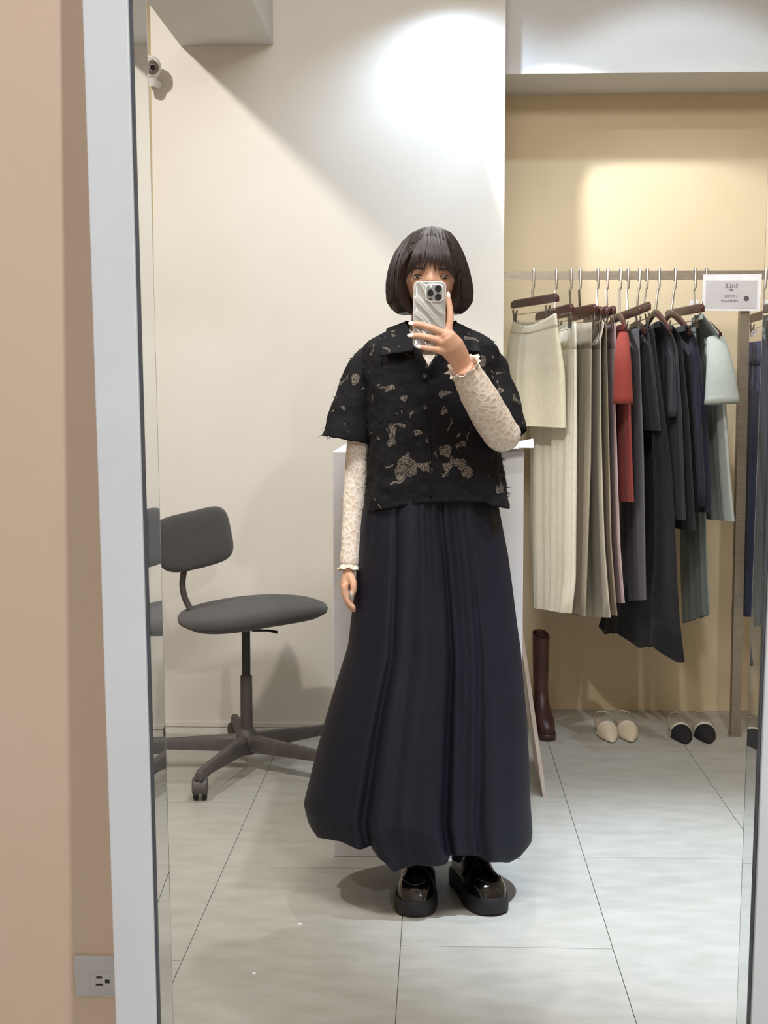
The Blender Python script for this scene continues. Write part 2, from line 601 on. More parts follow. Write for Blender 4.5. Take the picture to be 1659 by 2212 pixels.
def wslab(x0, x1, v0, v1):
    g.add([wal(x, v, d) for d in (0, 0.02) for (x, v) in ((x0, v0), (x1, v0), (x1, v1), (x0, v1))],
          [(0, 1, 2, 3), (4, 5, 6, 7), (0, 1, 5, 4), (1, 2, 6, 5), (2, 3, 7, 6), (3, 0, 4, 7)])


wslab(-2.4, XL - 0.036, WB, WT)
wslab(XR + 0.036, 2.4, WB, WT)
wslab(XL - 0.036, XR + 0.036, -0.03, WT)
struct(g.put('wall_front', M['peach_paint'], smooth=False), 'peach plastered wall behind the mirror')


def on_wall(px, py, d=0.0):
    dr = F_ * F + R_ * (px - CX) + U_ * (CY - py)
    t = (WO + nw * d - EYE).dot(nw) / dr.dot(nw)
    return EYE + dr * t


# wall socket
def wall_uv(p):
    q = p - WO
    return q.x, q.dot(uw)


su, sv = wall_uv(on_wall(163, 2105))
eu, ev = wall_uv(on_wall(163, 2061))
PH = abs(ev - sv) * 2
PWD = PH * 1.72
outlet = thing('wall_outlet', 'beige plastic wall socket half hidden behind the mirror frame', 'wall socket', wal(su + PWD / 2, sv - PH / 2))


def wbox(g, u0, u1, v0, v1, d0, d1):
    g.add([wal(x, v, -d) for d in (d0, d1) for (x, v) in ((u0, v0), (u1, v0), (u1, v1), (u0, v1))],
          [(0, 1, 2, 3), (4, 5, 6, 7), (0, 1, 5, 4), (1, 2, 6, 5), (2, 3, 7, 6), (3, 0, 4, 7)])
    return g


pl = wbox(G(), su, su + PWD, sv - PH / 2, sv + PH / 2, 0.0, 0.006).put('cover_plate', M['plastic_white'], outlet, smooth=False)
md = pl.modifiers.new('edge', 'BEVEL')
md.width = 0.0025
md.segments = 3
a0, b0 = wall_uv(on_wall(200, 2139))
a1, b1 = wall_uv(on_wall(252, 2096))
wbox(G(), a0, a0 + (b1 - b0) * 2.1, b0, b1, 0.006, 0.0072).put('socket_insert', M['plastic_white'], outlet, smooth=False)
for (q0, r0, q1, r1) in ((211, 2107, 223, 2103), (210, 2123, 225, 2118.5), (230, 2117, 239, 2109)):
    c0, d0 = wall_uv(on_wall(q0, r0))
    c1, d1 = wall_uv(on_wall(q1, r1))
    wbox(G(), c0, c1, d0, d1, 0.0070, 0.0076).put('socket_slot', M['plastic_dark'], outlet, smooth=False)

# ------------------------------------------------------------------ office chair
HX, HY = -0.628, 4.60
chair = thing('office_chair', 'charcoal swivel office chair with rounded backrest on a five-star base', 'chair', (HX, HY, 0))
# seat: rounded cushion turned with the chair
fwd = Vector((math.cos(math.radians(27)), math.sin(math.radians(27)), 0))     # the way the seat faces
sid = Vector((-fwd.y, fwd.x, 0))
SC = V(548, 1322, HY)
g = G()
rings = []
for h, k in ((-0.030, 0.30), (-0.028, 0.70), (-0.022, 0.88), (-0.008, 0.985), (0.006, 1.0), (0.018, 0.975), (0.026, 0.90), (0.031, 0.70), (0.033, 0.35)):
    ring = []
    for j in range(48):
        a = 2 * math.pi * j / 48
        c, s = math.cos(a), math.sin(a)
        e = 2 / 2.5
        x = 0.243 * k * math.copysign(abs(c) ** e, c)
        y = 0.205 * k * math.copysign(abs(s) ** e, s) * (1 - 0.10 * c)
        z = h - 0.012 * max(0, c) ** 2 * k - 0.010 * max(0, -c) * (k if h < 0 else 1) + 0.016 * (x / 0.24)
        ring.append(SC + fwd * x + sid * y + Vector((0, 0, z)))
    rings.append(ring)
g.loft(rings).put('seat', M['charcoal_fabric'], chair, angle=80)
# backrest
BC = V(426, 1165, HY - 0.02)
rt = Matrix((sid * -1, fwd * 1, Vector((0, 0, 1)))).transposed()
bk_f = Vector((math.cos(math.radians(-52)), math.sin(math.radians(-52)), 0))
bk_s = Vector((-bk_f.y, bk_f.x, 0))
tilt = 0.13
bk_u = (Vector((0, 0, 1)) - bk_f * tilt - bk_s * 0.14).normalized()
g = G()
rings = []
for d, k in ((-0.020, 0.80), (-0.019, 0.90), (-0.013, 0.975), (0.0, 1.0), (0.012, 0.975), (0.019, 0.90), (0.022, 0.75), (0.023, 0.4)):
    ring = []
    for j in range(48):
        a = 2 * math.pi * j / 48
        c, s = math.cos(a), math.sin(a)
        e = 2 / 4.2
        x = 0.138 * k * math.copysign(abs(c) ** e, c)
        y = 0.094 * k * math.copysign(abs(s) ** e, s)
        ring.append(BC + bk_s * x + bk_u * y + bk_f * (d - 1.4 * x * x + 0.0) + Vector((0, 0, 0.16 * x)))
    rings.append(ring)
g.loft(rings).put('backrest', M['charcoal_fabric'], chair, angle=80)
stem = spline([V(399, 1225, HY), V(394, 1262, HY), V(402, 1298, HY), V(425, 1330, HY), V(470, 1352, HY), V(535, 1358, HY)], 6)
G().tube(stem, 0.0105, 12).put('back_stem', M['chair_metal'], chair)
tz = SC.z - 0.028
bx_, by_ = HX, HY
G().loft([[Vector((bx_ + r * math.cos(2 * math.pi * j / 20), by_ + r * math.sin(2 * math.pi * j / 20), z)) for j in range(20)] for r, z in ((0.03, tz), (0.03, tz - 0.012), (0.0145, tz - 0.016), (0.0145, 0.30))]).put('gas_lift', M['chair_black'], chair)
zc0, zc1 = V(541, 1460, HY).z, V(541, 1578, HY).z
G().loft([[Vector((bx_ + r * math.cos(2 * math.pi * j / 20), by_ + r * math.sin(2 * math.pi * j / 20), z)) for j in range(20)] for r, z in ((0.016, zc0 + 0.004), (0.0195, zc0), (0.0205, zc1))]).put('column_sleeve', M['chair_metal'], chair)
G().tube([V(545, 1362, HY - 0.02), V(580, 1362, HY - 0.05), V(599, 1366, HY - 0.06)], [0.004, 0.004, 0.0055], 8).put('height_lever', M['chair_black'], chair)
G().loft([[Vector((bx_ + r * math.cos(2 * math.pi * j / 24), by_ + r * math.sin(2 * math.pi * j / 24), z)) for j in range(24)] for r, z in ((0.020, 0.140), (0.030, 0.128), (0.037, 0.112), (0.040, 0.095), (0.036, 0.080), (0.026, 0.070), (0.026, 0.052))]).put('base_hub', M['chair_metal'], chair, angle=60)
for deg in (256, 184, 104, 40, 328):
    d = Vector((math.cos(math.radians(deg)), math.sin(math.radians(deg)), 0))
    n_ = Vector((-d.y, d.x, 0))
    rings = []
    for r, zt, zbm, wd in ((0.015, 0.118, 0.062, 0.019), (0.12, 0.112, 0.066, 0.018), (0.33, 0.100, 0.072, 0.015), (0.387, 0.096, 0.066, 0.0145), (0.400, 0.088, 0.066, 0.012)):
        c = Vector((bx_, by_, 0)) + d * r
        rings.append([c + n_ * x + Vector((0, 0, z)) for x, z in ((-wd, zbm), (wd, zbm), (wd, zt - 0.012), (wd * 0.6, zt), (-wd * 0.6, zt), (-wd, zt - 0.012))])
    leg = G().loft(rings).put('leg', M['chair_metal'], chair, angle=30)
    cc = Vector((bx_, by_, 0)) + d * 0.387
    sw = math.radians(deg + 200)
    cd = Vector((math.cos(sw), math.sin(sw), 0))
    cn = Vector((-cd.y, cd.x, 0))
    cc2 = cc + cd * 0.012
    hood = G()
    rings = []
    for x, k in ((-0.024, 0.80), (-0.021, 1.0), (0.021, 1.0), (0.024, 0.80)):
        ring = []
        for j in range(20):
            a = 2 * math.pi * j / 20
            rr = 0.030 * k
            ring.append(cc2 + cn * x + cd * (rr * math.cos(a)) + Vector((0, 0, 0.040 + rr * max(math.sin(a), -0.55))))
        rings.append(ring)
    hood.loft(rings)
    hood.tube([cc + Vector((0, 0, 0.055)), cc + Vector((0, 0, 0.074))], 0.010, 10)
    ho = hood.put('caster', M['chair_metal'], leg, angle=40)
    for sx in (-1, 1):
        G().loft([[cc2 + cn * (sx * x) + cd * (0.0245 * k * math.cos(2 * math.pi * j / 20)) + Vector((0, 0, 0.0255 + 0.0245 * k * math.sin(2 * math.pi * j / 20))) for j in range(20)] for x, k in ((0.006, 0.95), (0.008, 1.0), (0.0185, 1.0), (0.0205, 0.93))]).put('caster_wheel', M['rubber'], leg, angle=40)

# ------------------------------------------------------------------ security camera on the pillar
CC = V(323, 145, 4.985)
cctv = thing('security_camera', 'small white ball security camera mounted high on the pillar edge', 'security camera', CC + Vector((0, 0, -0.03)))
G().ball(CC, 0.0400, 32, 20).put('housing', M['paper'], cctv, angle=80)
lx = Vector((0.42, -0.85, -0.22)).normalized()
q = lx.to_track_quat('Z', 'Y').to_matrix()
G().loft([[CC + q @ Vector((r * math.cos(2 * math.pi * j / 28), r * math.sin(2 * math.pi * j / 28), h)) for j in range(28)] for r, h in ((0.0245, 0.0315), (0.0235, 0.0345), (0.018, 0.0375), (0.010, 0.0385))]).put('face_ring', M['clip_metal'], cctv)
G().loft([[CC + q @ Vector((r * math.cos(2 * math.pi * j / 20), r * math.sin(2 * math.pi * j / 20), h)) for j in range(20)] for r, h in ((0.0095, 0.038), (0.0095, 0.041), (0.006, 0.0415), (0.003, 0.040))]).put('lens', M['lens'], cctv)
for i in range(5):
    a = math.radians(-90 + 9 * i)
    d = Vector((math.cos(a) * 0.86, math.sin(a) * 0.86, 0.52)).normalized()
    G().tube([CC + (d + Vector((0, 0, 0.10))).normalized() * 0.0400, CC + (d - Vector((0, 0, 0.10))).normalized() * 0.0402], 0.0009, 6).put('vent_slit', M['plastic_dark'], cctv)
G().tube([CC + Vector((0.0, 0.01, -0.030)), CC + Vector((0, 0.02, -0.056))], [0.024, 0.019], 16).tube([CC + Vector((0, 0.015, -0.04)), Vector((CC.x + 0.012, Y_PILLAR + 0.0, CC.z - 0.04))], 0.014, 14).put('mount', M['paper'], cctv)

# ------------------------------------------------------------------ pedestal, paper and leaning board
PZ_TOP = V(900, 975, 3.72).z
ped = G().span((-0.275, 3.72, 0), (0.226, 4.45, PZ_TOP)).put('display_pedestal', M['white_wood'], smooth=False)
tag(ped, 'white painted display pedestal standing directly behind the person', 'pedestal')
md = ped.modifiers.new('edge', 'BEVEL')
md.width = 0.002
rows = []
for i in range(10):
    row = []
    for j in range(12):
        u, v_ = i / 9, j / 11
        P = Vector((0.10 + 0.150 * v_ + 0.012 * u, 3.70 + 0.21 * u, PZ_TOP + 0.0032))
        P.z += 0.040 * max(0, v_ - 0.3) ** 2 * (1 - u) ** 1 + 0.030 * max(0, v_ - 0.2) * u
        P.z -= 0.030 * max(0, (v_ - 0.75)) * 4 * (1 - u) ** 2 * 0.4
        row.append(P)
    rows.append(row)
tag(patch(rows, 0.0008).put('paper_sheet', M['paper'], None, angle=80), 'white paper sheet with curled corner on the pedestal top', 'paper')

BA, BB = VZ(1177, 1722), None
lean = math.radians(8.5)
bd = Vector((-math.sin(lean), 0, math.cos(lean)))
bn = Vector((math.cos(lean), 0, math.sin(lean)))
g = G()
pts = []
for yy in (BA.y, BA.y + 0.42):
    for s_, t_ in ((-0.006, 0), (0.006, 0), (0.006, 0.69), (-0.006, 0.69)):
        p = Vector((BA.x, yy, 0.001)) + bd * t_ + bn * s_
        if t_ == 0:
            p.z = 0.0005
        pts.append(p)
g.add(pts, [(0, 1, 2, 3), (4, 5, 6, 7), (0, 1, 5, 4), (1, 2, 6, 5), (2, 3, 7, 6), (3, 0, 4, 7)])
tag(g.put('leaning_board', M['board'], None, smooth=False), 'thin pale board leaning against the side of the white pedestal', 'board')

# ------------------------------------------------------------------ boots and slingback shoes


def boot(toe, rot, label):
    """toe: floor point under the toe; the boot points along -Y turned by rot."""
    T = Matrix.Translation(toe) @ Matrix.Rotation(rot, 4, 'Z')
    b_ = thing('tall_boot', label, 'boot', toe, 'tall brown boots beside the pedestal')
    # spine: (y from the toe, z, half width, half length)
    rings = []
    secs = [  # z, y front, y back, half width
        (0.022, 0.000, 0.225, 0.034), (0.040, -0.002, 0.230, 0.0365), (0.058, 0.012, 0.230, 0.036), (0.076, 0.050, 0.226, 0.033),
        (0.098, 0.095, 0.222, 0.029), (0.125, 0.122, 0.220, 0.0265), (0.160, 0.134, 0.222, 0.0255), (0.210, 0.134, 0.228, 0.0265),
        (0.270, 0.130, 0.234, 0.028), (0.330, 0.128, 0.238, 0.029), (0.355, 0.127, 0.239, 0.0295)]
    for z, y0, y1, hw in secs:
        ring = []
        for j in range(32):
            a = 2 * math.pi * j / 32
            c, s = math.cos(a), math.sin(a)
            ring.append(T @ Vector((hw * math.copysign(abs(c) ** 0.8, c), (y0 + y1) / 2 + (y1 - y0) / 2 * math.copysign(abs(s) ** 0.75, s), z + (0.0 if z < 0.3 else 0.010 * s))))
        rings.append(ring)
    # inside of the shaft
    for k, dz in ((0.90, 0.0), (0.86, -0.06)):
        ring = []
        c0 = sum((p for p in rings[10]), Vector()) / 32
        for p in rings[10]:
            ring.append(c0 + (p - c0) * k + Vector((0, 0, dz)))
        rings.append(ring)
    G().loft(rings, caps=(True, False)).put('shaft', M['boot'], b_, angle=60)
    G().loft([[c0 + (p - c0) * 0.86 + Vector((0, 0, dz)) for p in rings[10]] for dz in (-0.058, -0.062)]).put('lining', M['boot_inside'], b_)
    sr = []
    for z, k in ((0.0, 0.98), (0.004, 1.02), (0.016, 1.04), (0.023, 1.0)):
        ring = []
        for j in range(32):
            a = 2 * math.pi * j / 32
            c, s = math.cos(a), math.sin(a)
            ring.append(T @ Vector((0.0375 * k * math.copysign(abs(c) ** 0.7, c), 0.114 + 0.119 * k * math.copysign(abs(s) ** 0.7, s), z)))
        sr.append(ring)
    G().loft(sr).put('sole', M['boot'], b_, angle=50)
    return b_


boot(VZ(1184, 1601) + Vector((0, 0.0, 0)), math.radians(5), 'dark brown leather tall boot standing clear of the leaning board')
boot(VZ(1116, 1601) + Vector((0, 0.03, 0)), math.radians(4), 'dark brown tall boot mostly hidden behind the pedestal and leaning board')


def slingback(toe, heel, upper, label, group):
    d = (heel - toe)
    d.z = 0
    L = 0.245
    d.normalize()
    n_ = Vector((d.y, -d.x, 0))
    if n_.x < 0:
        n_ = -n_
    P = lambda x, y, z: toe + n_ * x + d * y + Vector((0, 0, z))
    s_ = thing('slingback_shoe', label, 'shoe', toe, group)
    hw = lambda y: interp(y, [0, 0.010, 0.035, 0.07, 0.105, 0.14, 0.18, 0.215, 0.235, 0.245], [0.002, 0.007, 0.0175, 0.0300, 0.0370, 0.034, 0.029, 0.028, 0.022, 0.006])
    zs = lambda y: interp(y, [0, 0.09, 0.14, 0.20, 0.245], [0.004, 0.004, 0.010, 0.020, 0.022])
    ys = [0.0, 0.006, 0.015, 0.03, 0.05, 0.075, 0.10, 0.13, 0.16, 0.19, 0.215, 0.232, 0.241, 0.245]
    rings = []
    for y in ys:
        w_, z = hw(y), zs(y)
        rings.append([P(-w_, y, z), P(-w_ * 0.98, y, z - 0.0038), P(w_ * 0.98, y, z - 0.0038), P(w_, y, z)])
    G().loft(rings).put('sole', M['sole_dark'], s_, smooth=False)
    G().loft([[P(hw(y) * 0.97 * x, y, zs(y) + 0.0012) for x in (-1, -0.33, 0.33, 1)] + [P(hw(y) * 0.97 * x, y, zs(y) + 0.0002) for x in (1, 0.33, -0.33, -1)] for y in ys[3:]]).put('insole', M['insole'], s_)
    # heel block
    G().loft([[P(0.016 * k * math.cos(a), 0.222 + 0.016 * k * math.sin(a), z) for a in (2 * math.pi * j / 14 for j in range(14))] for z, k in ((0.0, 0.85), (0.018, 1.1))]).put('heel', upper, s_)
    # vamp: pointed dome open at the back
    rings = []
    vy = [0.0005, 0.006, 0.016, 0.030, 0.050, 0.072, 0.094, 0.116]
    vz = [0.005, 0.009, 0.013, 0.018, 0.025, 0.033, 0.041, 0.048]
    for y, h in zip(vy, vz):
        w_ = hw(y) + 0.0015
        rings.append([P(w_ * math.cos(a), y + 0.012 * (math.sin(a)) * (y / 0.1) * 0, 0.004 + (h - 0.004) * math.sin(a) ** 0.8) for a in (math.pi * j / 16 for j in range(17))])
    inner = [[P(0, 0, 0) * 0 + q_ for q_ in r] for r in rings]
    g = patch(rings, 0.002)
    g.put('vamp', upper, s_, angle=70)
    # pale band along the throat
    r0 = []
    for y, e in ((0.112, 0.0018), (0.124, 0.0022)):
        w_ = hw(y) + 0.0022
        h = interp(y, vy + [0.13], vz + [0.050])
        r0.append([P(w_ * math.cos(a), y, 0.004 + (h + e - 0.004) * math.sin(a) ** 0.8) for a in (math.pi * j / 16 for j in range(17))])
    patch(r0, 0.0022).put('throat_band', M['shoe_white'], s_, angle=70)
    # slingback strap
    pts = [P(-hw(0.10) - 0.001, 0.104, 0.022), P(-0.037, 0.15, 0.034), P(-0.031, 0.205, 0.048), P(-0.018, 0.243, 0.056), P(0, 0.253, 0.058), P(0.018, 0.243, 0.056), P(0.031, 0.205, 0.048), P(0.037, 0.15, 0.034), P(hw(0.10) + 0.001, 0.104, 0.022)]
    G().tube(spline(pts, 5), 0.0038, 8, flat=0.4).put('strap', M['strap'], s_)
    return s_


M['insole'] = mat('beige_insole', srgb(176, 162, 140), 0.6)
M['shoe_cream'] = mat('cream_shoe_leather', srgb(216, 202, 178), 0.45)
M['shoe_white'] = mat('white_shoe_band', srgb(232, 224, 210), 0.4)
M['shoe_black'] = mat('black_suede', srgb(22, 21, 26), 0.8)
M['strap'] = mat('strap_leather', srgb(186, 176, 158), 0.45)
for (tx, ty, hx, hy, mm, lab, grp) in (
        (1323, 1606, 1286, 1541, 'shoe_cream', 'cream pointed slingback shoe, the one nearer the brown boots', 'cream slingbacks'),
        (1364, 1605, 1334, 1539, 'shoe_cream', 'cream pointed slingback shoe, the one nearer the black pair', 'cream slingbacks'),
        (1482, 1609, 1447, 1544, 'shoe_black', 'black pointed slingback shoe with white band, the one nearer the cream pair', 'black slingbacks'),
        (1532, 1608, 1499, 1542, 'shoe_black', 'black pointed slingback shoe with white band, the one nearer the steel post', 'black slingbacks')):
    slingback(VZ(tx, ty), VZ(hx, hy, 0.02), M[mm], lab, grp)

# ------------------------------------------------------------------ clothes rail
Y_RAIL = 5.10
zr0, zr1 = V(1400, 604, Y_RAIL).z, V(1400, 585.5, Y_RAIL).z
xp0, xp1 = V(1594, 900, Y_RAIL).x, V(1614.5, 900, Y_RAIL).x
rack = thing('clothes_rail', 'brushed steel clothes rail on a square post', 'clothes rack', (xp0, Y_RAIL, 0))
r_ = G().span((0.2335, Y_RAIL - 0.006, zr0), (2.30, Y_RAIL + 0.006, zr1)).put('rail', M['brushed'], rack, smooth=False)
p_ = G().span((xp0, Y_RAIL - 0.002, 0.0), (xp1, Y_RAIL + 0.034, zr0)).put('post', M['brushed'], rack, smooth=False)
G().span((xp0 - 0.003, Y_RAIL - 0.006, 0.0), (xp1 + 0.002, Y_RAIL + 0.038, 0.012)).put('post_foot', M['brushed'], rack, smooth=False)
jx = V(1243, 594, Y_RAIL).x
G().span((jx - 0.008, Y_RAIL - 0.0075, zr0 - 0.0005), (jx + 0.008, Y_RAIL + 0.0075, zr1 + 0.0005)).put('rail_joint', M['hook_steel'], rack, smooth=False)

YF, YN = 5.30, 4.86           # far and near end of everything on the rail


def hook(g, px, bar_c):
    x = V(px, 590, Y_RAIL).x
    z1 = zr1 + 0.002
    yb = Y_RAIL
    path = [(x, yb + 0.012, zr0 - 0.004), (x, yb + 0.0130, z1 - 0.003), (x, yb + 0.009, z1 + 0.006), (x, yb, z1 + 0.008), (x, yb - 0.008, z1 + 0.006), (x, yb - 0.0115, z1 - 0.003), (x, yb - 0.0105, zr0 - 0.028),
            (x - 0.004, yb - 0.010, zr0 - 0.034), (x - 0.0055, yb - 0.010, zr0 - 0.040), (bar_c.x, bar_c.y, bar_c.z)]
    g.tube(path, 0.0042, 8, flat=0.45, ref=(0, 1, 0))


def clip_hanger(px, L, R, label, clips=(0.06, 0.94), yoff=0.030):
    a, b_ = V(L[0], L[1], YF), V(R[0], R[1], YN)
    mid = a.lerp(b_, min(0.8, max(0.2, (px - L[0]) / (R[0] - L[0]))))
    o = thing('clip_hanger', label, 'hanger', mid, 'dark wooden clip hangers on the rail')
    g = G()
    hook(g, px, mid + Vector((0, 0, 0.010)))
    g.put('hook', M['hook_steel'], o, angle=50)
    d = b_ - a
    ln = d.length
    d.normalize()
    n_ = d.cross(Vector((0, 0, 1))).normalized()
    u_ = n_.cross(d)
    rings = []
    hb = 0.0145
    for t, k in ((0, 0.15), (0.008, 0.55), (0.025, 0.85), (0.06, 1.0), (0.94, 1.0), (0.975, 0.85), (0.992, 0.55), (1, 0.15)):
        c = a + d * (ln * t)
        rings.append([c + n_ * (0.007 * x) + u_ * (hb * (z * k if z > 0 else z) if z > 0 else hb * z) for x, z in ((-1, -1), (1, -1), (1, 0.7), (0.5, 1), (-0.5, 1), (-1, 0.7))])
    G().loft(rings).put('wooden_bar', M['hanger_wood'], o, angle=35)
    e0, e1 = a + d * ln * 0.03, a + d * ln * 0.97
    dn = Vector((0, 0, -1))
    G().tube([e0 + dn * 0.010, e0 + dn * (yoff + 0.006), e0 + d * 0.01 + dn * (yoff + 0.010), e1 - d * 0.01 + dn * (yoff + 0.010), e1 + dn * (yoff + 0.006), e1 + dn * 0.010], 0.0016, 8).put('clip_wire', M['hook_steel'], o)
    for t in clips:
        c = a + d * (ln * t) + dn * (yoff + 0.012)
        g = G()
        for s_ in (-1, 1):
            g.add([c + n_ * (s_ * x) + d * y + Vector((0, 0, z)) for (x, z) in ((0.002, 0.0), (0.007, 0.020), (0.009, 0.019), (0.005, -0.004), (0.003, -0.026), (0.001, -0.026)) for y in (-0.007, 0.007)],
                  [(0, 1, 3, 2), (2, 3, 5, 4), (4, 5, 7, 6), (6, 7, 9, 8), (8, 9, 11, 10), (10, 11, 1, 0), (0, 2, 4, 6, 8, 10), (1, 3, 5, 7, 9, 11)])
        g.put('clip', M['clip_metal'], o, smooth=False)
    return o


def shirt_hanger(px, L, C, R, label):
    a, c, b_ = V(L[0], L[1], YF), V(C[0], C[1], (YF + YN) / 2), V(R[0], R[1], YN)
    o = thing('shirt_hanger', label, 'hanger', c, 'dark wooden shirt hangers on the rail')
    g = G()
    hook(g, px, c + Vector((0, 0, 0.004)))
    g.put('hook', M['hook_steel'], o, angle=50)
    path = spline([a, a.lerp(c, 0.45) + Vector((0, 0, 0.008)), c, b_.lerp(c, 0.45) + Vector((0, 0, 0.008)), b_], 6)
    n = len(path)
    G().tube(path, [0.010 + 0.004 * math.sin(math.pi * i / (n - 1)) for i in range(n)], 12, flat=0.55, ref=(1, 0, 0)).put('wooden_arms', M['hanger_wood'], o, angle=60)
    return o


def cloth(name, base, rough=0.9, **k):
    return mat(name, base, rough, tuple(c * 0.93 for c in base[:3]) + (1,), 60, sheen=k.pop('sheen', 0.1), bump=k.pop('bump', 0.15), bump_scale=k.pop('bump_scale', 350), **k)


def garment(name, label, cat, rows, m, thick=0.016, fold=0.006, nf=3.0, seed=0, legs=None, hem=None, sag=0.0, sleeve=None, rib=0.0, ribn=40, yf=None, yn=None, waist=None, grp=None):
    """A hanging garment: a soft tube of cloth between its far edge (left) and near edge (right)."""
    rnd = random.Random(seed)
    yf, yn = yf or YF, yn or YN
    ym = (yf + yn) / 2
    yy = [r[0] for r in rows]
    n, nr = 96, 34
    rings = []
    ph = rnd.uniform(0, 6)
    for i in range(nr + 1):
        t = i / nr
        y = yy[0] + (yy[-1] - yy[0]) * t
        xl, xr = interp(y, yy, [r[1] for r in rows]), interp(y, yy, [r[2] for r in rows])
        z0 = V((xl + xr) / 2, y, ym).z
        a, b_ = V(xl, y, yf), V(xr, y, yn)
        a.z = b_.z = z0
        d = b_ - a
        n_ = Vector((d.y, -d.x, 0)).normalized()
        env = min(1, 0.25 + 1.6 * t)
        ring = []
        for j in range(n):
            th = 2 * math.pi * j / n
            u_ = math.cos(th)
            s_ = math.sin(th)
            prof = thick * math.copysign(abs(s_) ** 0.7, s_) * (0.35 + 0.65 * env)
            if legs and y > legs:
                q = smoothstep((y - legs) / 120)
                prof *= 1 - 0.9 * q * math.exp(-((u_ - 0.05) / 0.13) ** 2)
            wv = fold * env * (math.sin(nf * u_ * 3.1 + ph + 0.8 * t) + 0.5 * math.sin(nf * 6.7 * u_ + 2 * ph - 1.1 * t))
            wv += rib * math.sin(ribn * u_ * 3.0) * (1 if s_ > 0 else -1)
            p = a + d * (0.5 + 0.5 * u_) + n_ * (prof + wv)
            if i == 0 and sag:
                pass
            if sag:
                p.z -= sag * (1 - u_ * u_) * (1 - t) ** 6 * (1.0 if s_ > 0 else 0.45)
            if hem:
                dz = V(xr, y + hem(0.5 + 0.5 * u_), ym).z - z0
                p.z += dz * t ** 8
            ring.append(p)
        rings.append(ring)
    # turn the hem inwards so the edge has thickness
    last = rings[-1]
    c0 = sum(last, Vector()) / n
    rings.append([p + (c0 - p).normalized() * 0.004 + Vector((0, 0, 0.012)) for p in last])
    first = rings[0]
    c1 = sum(first, Vector()) / n
    rings.insert(0, [p + (c1 - p).normalized() * 0.003 + Vector((0, 0, -0.02)) for p in first])
    g = G().loft(rings, caps=(False, False))
    if sleeve is None and waist is None:
        return tag(g.put(name, m, None, angle=80), label, cat, grp)
    base = sum(rings[-2], Vector()) / n
    o = thing(name, label, cat, base, grp)
    g.put('body', m, o, angle=80)
    if sleeve:
        pts, rad, flat = sleeve
        path = spline(pts, 5)
        rr = np.interp(np.linspace(0, 1, len(path)), np.linspace(0, 1, len(rad)), rad)
        sg = G()
        sg.tube(path, list(rr), 24, flat=flat, ref=(1, 0, 0), caps=(True, False))
        so = sg.put('sleeve', m, o, angle=80)
        md = so.modifiers.new('cloth', 'SOLIDIFY')
        md.thickness = 0.003
        md.offset = 0
    if waist:
        wr = []
        for i in range(1, 2 + waist):
            ring = rings[i]
            c = sum(ring, Vector()) / n
            wr.append([p + (p - c).normalized() * 0.0022 for p in ring])
        wo = G().loft(wr, caps=(False, False)).put('waistband', m, o, angle=80)
        md = wo.modifiers.new('cloth', 'SOLIDIFY')
        md.thickness = 0.003
    return o


C_cream = cloth('cream_wool', srgb(232, 225, 200))
C_rib = cloth('ivory_ribbed_knit', srgb(236, 231, 213))
C_taupe = cloth('taupe_satin', srgb(168, 158, 140), 0.55)
C_beige = cloth('beige_twill', srgb(208, 201, 183))
C_khaki = cloth('khaki_twill', srgb(182, 168, 142))
C_pink = cloth('dusty_pink', srgb(212, 186, 190))
C_red = cloth('brick_red_jersey', srgb(150, 62, 53))
C_slate = cloth('slate_grey_wool', srgb(98, 97, 106))
C_black = cloth('black_jersey', srgb(40, 40, 46))
C_blacklace = cloth('black_crinkle', srgb(26, 26, 31), bump=0.5, bump_scale=120)
C_char = cloth('charcoal_navy_linen', srgb(50, 49, 58))
C_cardi = cloth('black_cardigan_knit', srgb(30, 30, 36), bump=0.5, bump_scale=160)
C_navy = cloth('navy_knit', srgb(28, 32, 50))
C_sage = cloth('sage_grey_cotton', srgb(172, 180, 174))
C_sage2 = cloth('grey_green_twill', srgb(142, 152, 146))
C_denim = cloth('dark_blue_denim', srgb(36, 46, 76), bump=0.4)

clip_hanger(1153, (1107, 658), (1204, 642), 'leftmost wooden clip hanger, holding the short cream skirt', clips=(0.06, 0.80))
garment('short_skirt', 'short cream A-line skirt on the leftmost hanger', 'skirt',
        [(684, 1111, 1199), (700, 1107, 1200), (735, 1100, 1204), (813, 1091, 1214), (920, 1085, 1218)], C_cream, thick=0.030, fold=0.004, nf=1.4, seed=1, sag=0.030, waist=4)
clip_hanger(1202, (1160, 684), (1236, 664), 'wooden clip hanger holding the ivory ribbed trousers')
garment('ribbed_trousers', 'ivory ribbed wide trousers hanging below the short cream skirt', 'trousers',
        [(703, 1192, 1243), (738, 1172, 1244), (920, 1146, 1245), (1160, 1147, 1241), (1240, 1150, 1240), (1318, 1153, 1231)], C_rib, thick=0.020, fold=0.005, seed=2, legs=860, rib=0.0011, ribn=26, hem=lambda u: 14 - 28 * u, waist=3)
clip_hanger(1234, (1204, 680), (1287, 665), 'wooden clip hanger holding the taupe satin trousers')
garment('satin_trousers', 'taupe satin trousers between the ivory ribbed and beige trousers', 'trousers',
        [(702, 1214, 1277), (760, 1208, 1276), (1000, 1204, 1272), (1310, 1198, 1262)], C_taupe, thick=0.014, fold=0.004, seed=3, legs=900, waist=3)
clip_hanger(1254, (1233, 686), (1300, 670), 'wooden clip hanger holding the beige twill trousers')
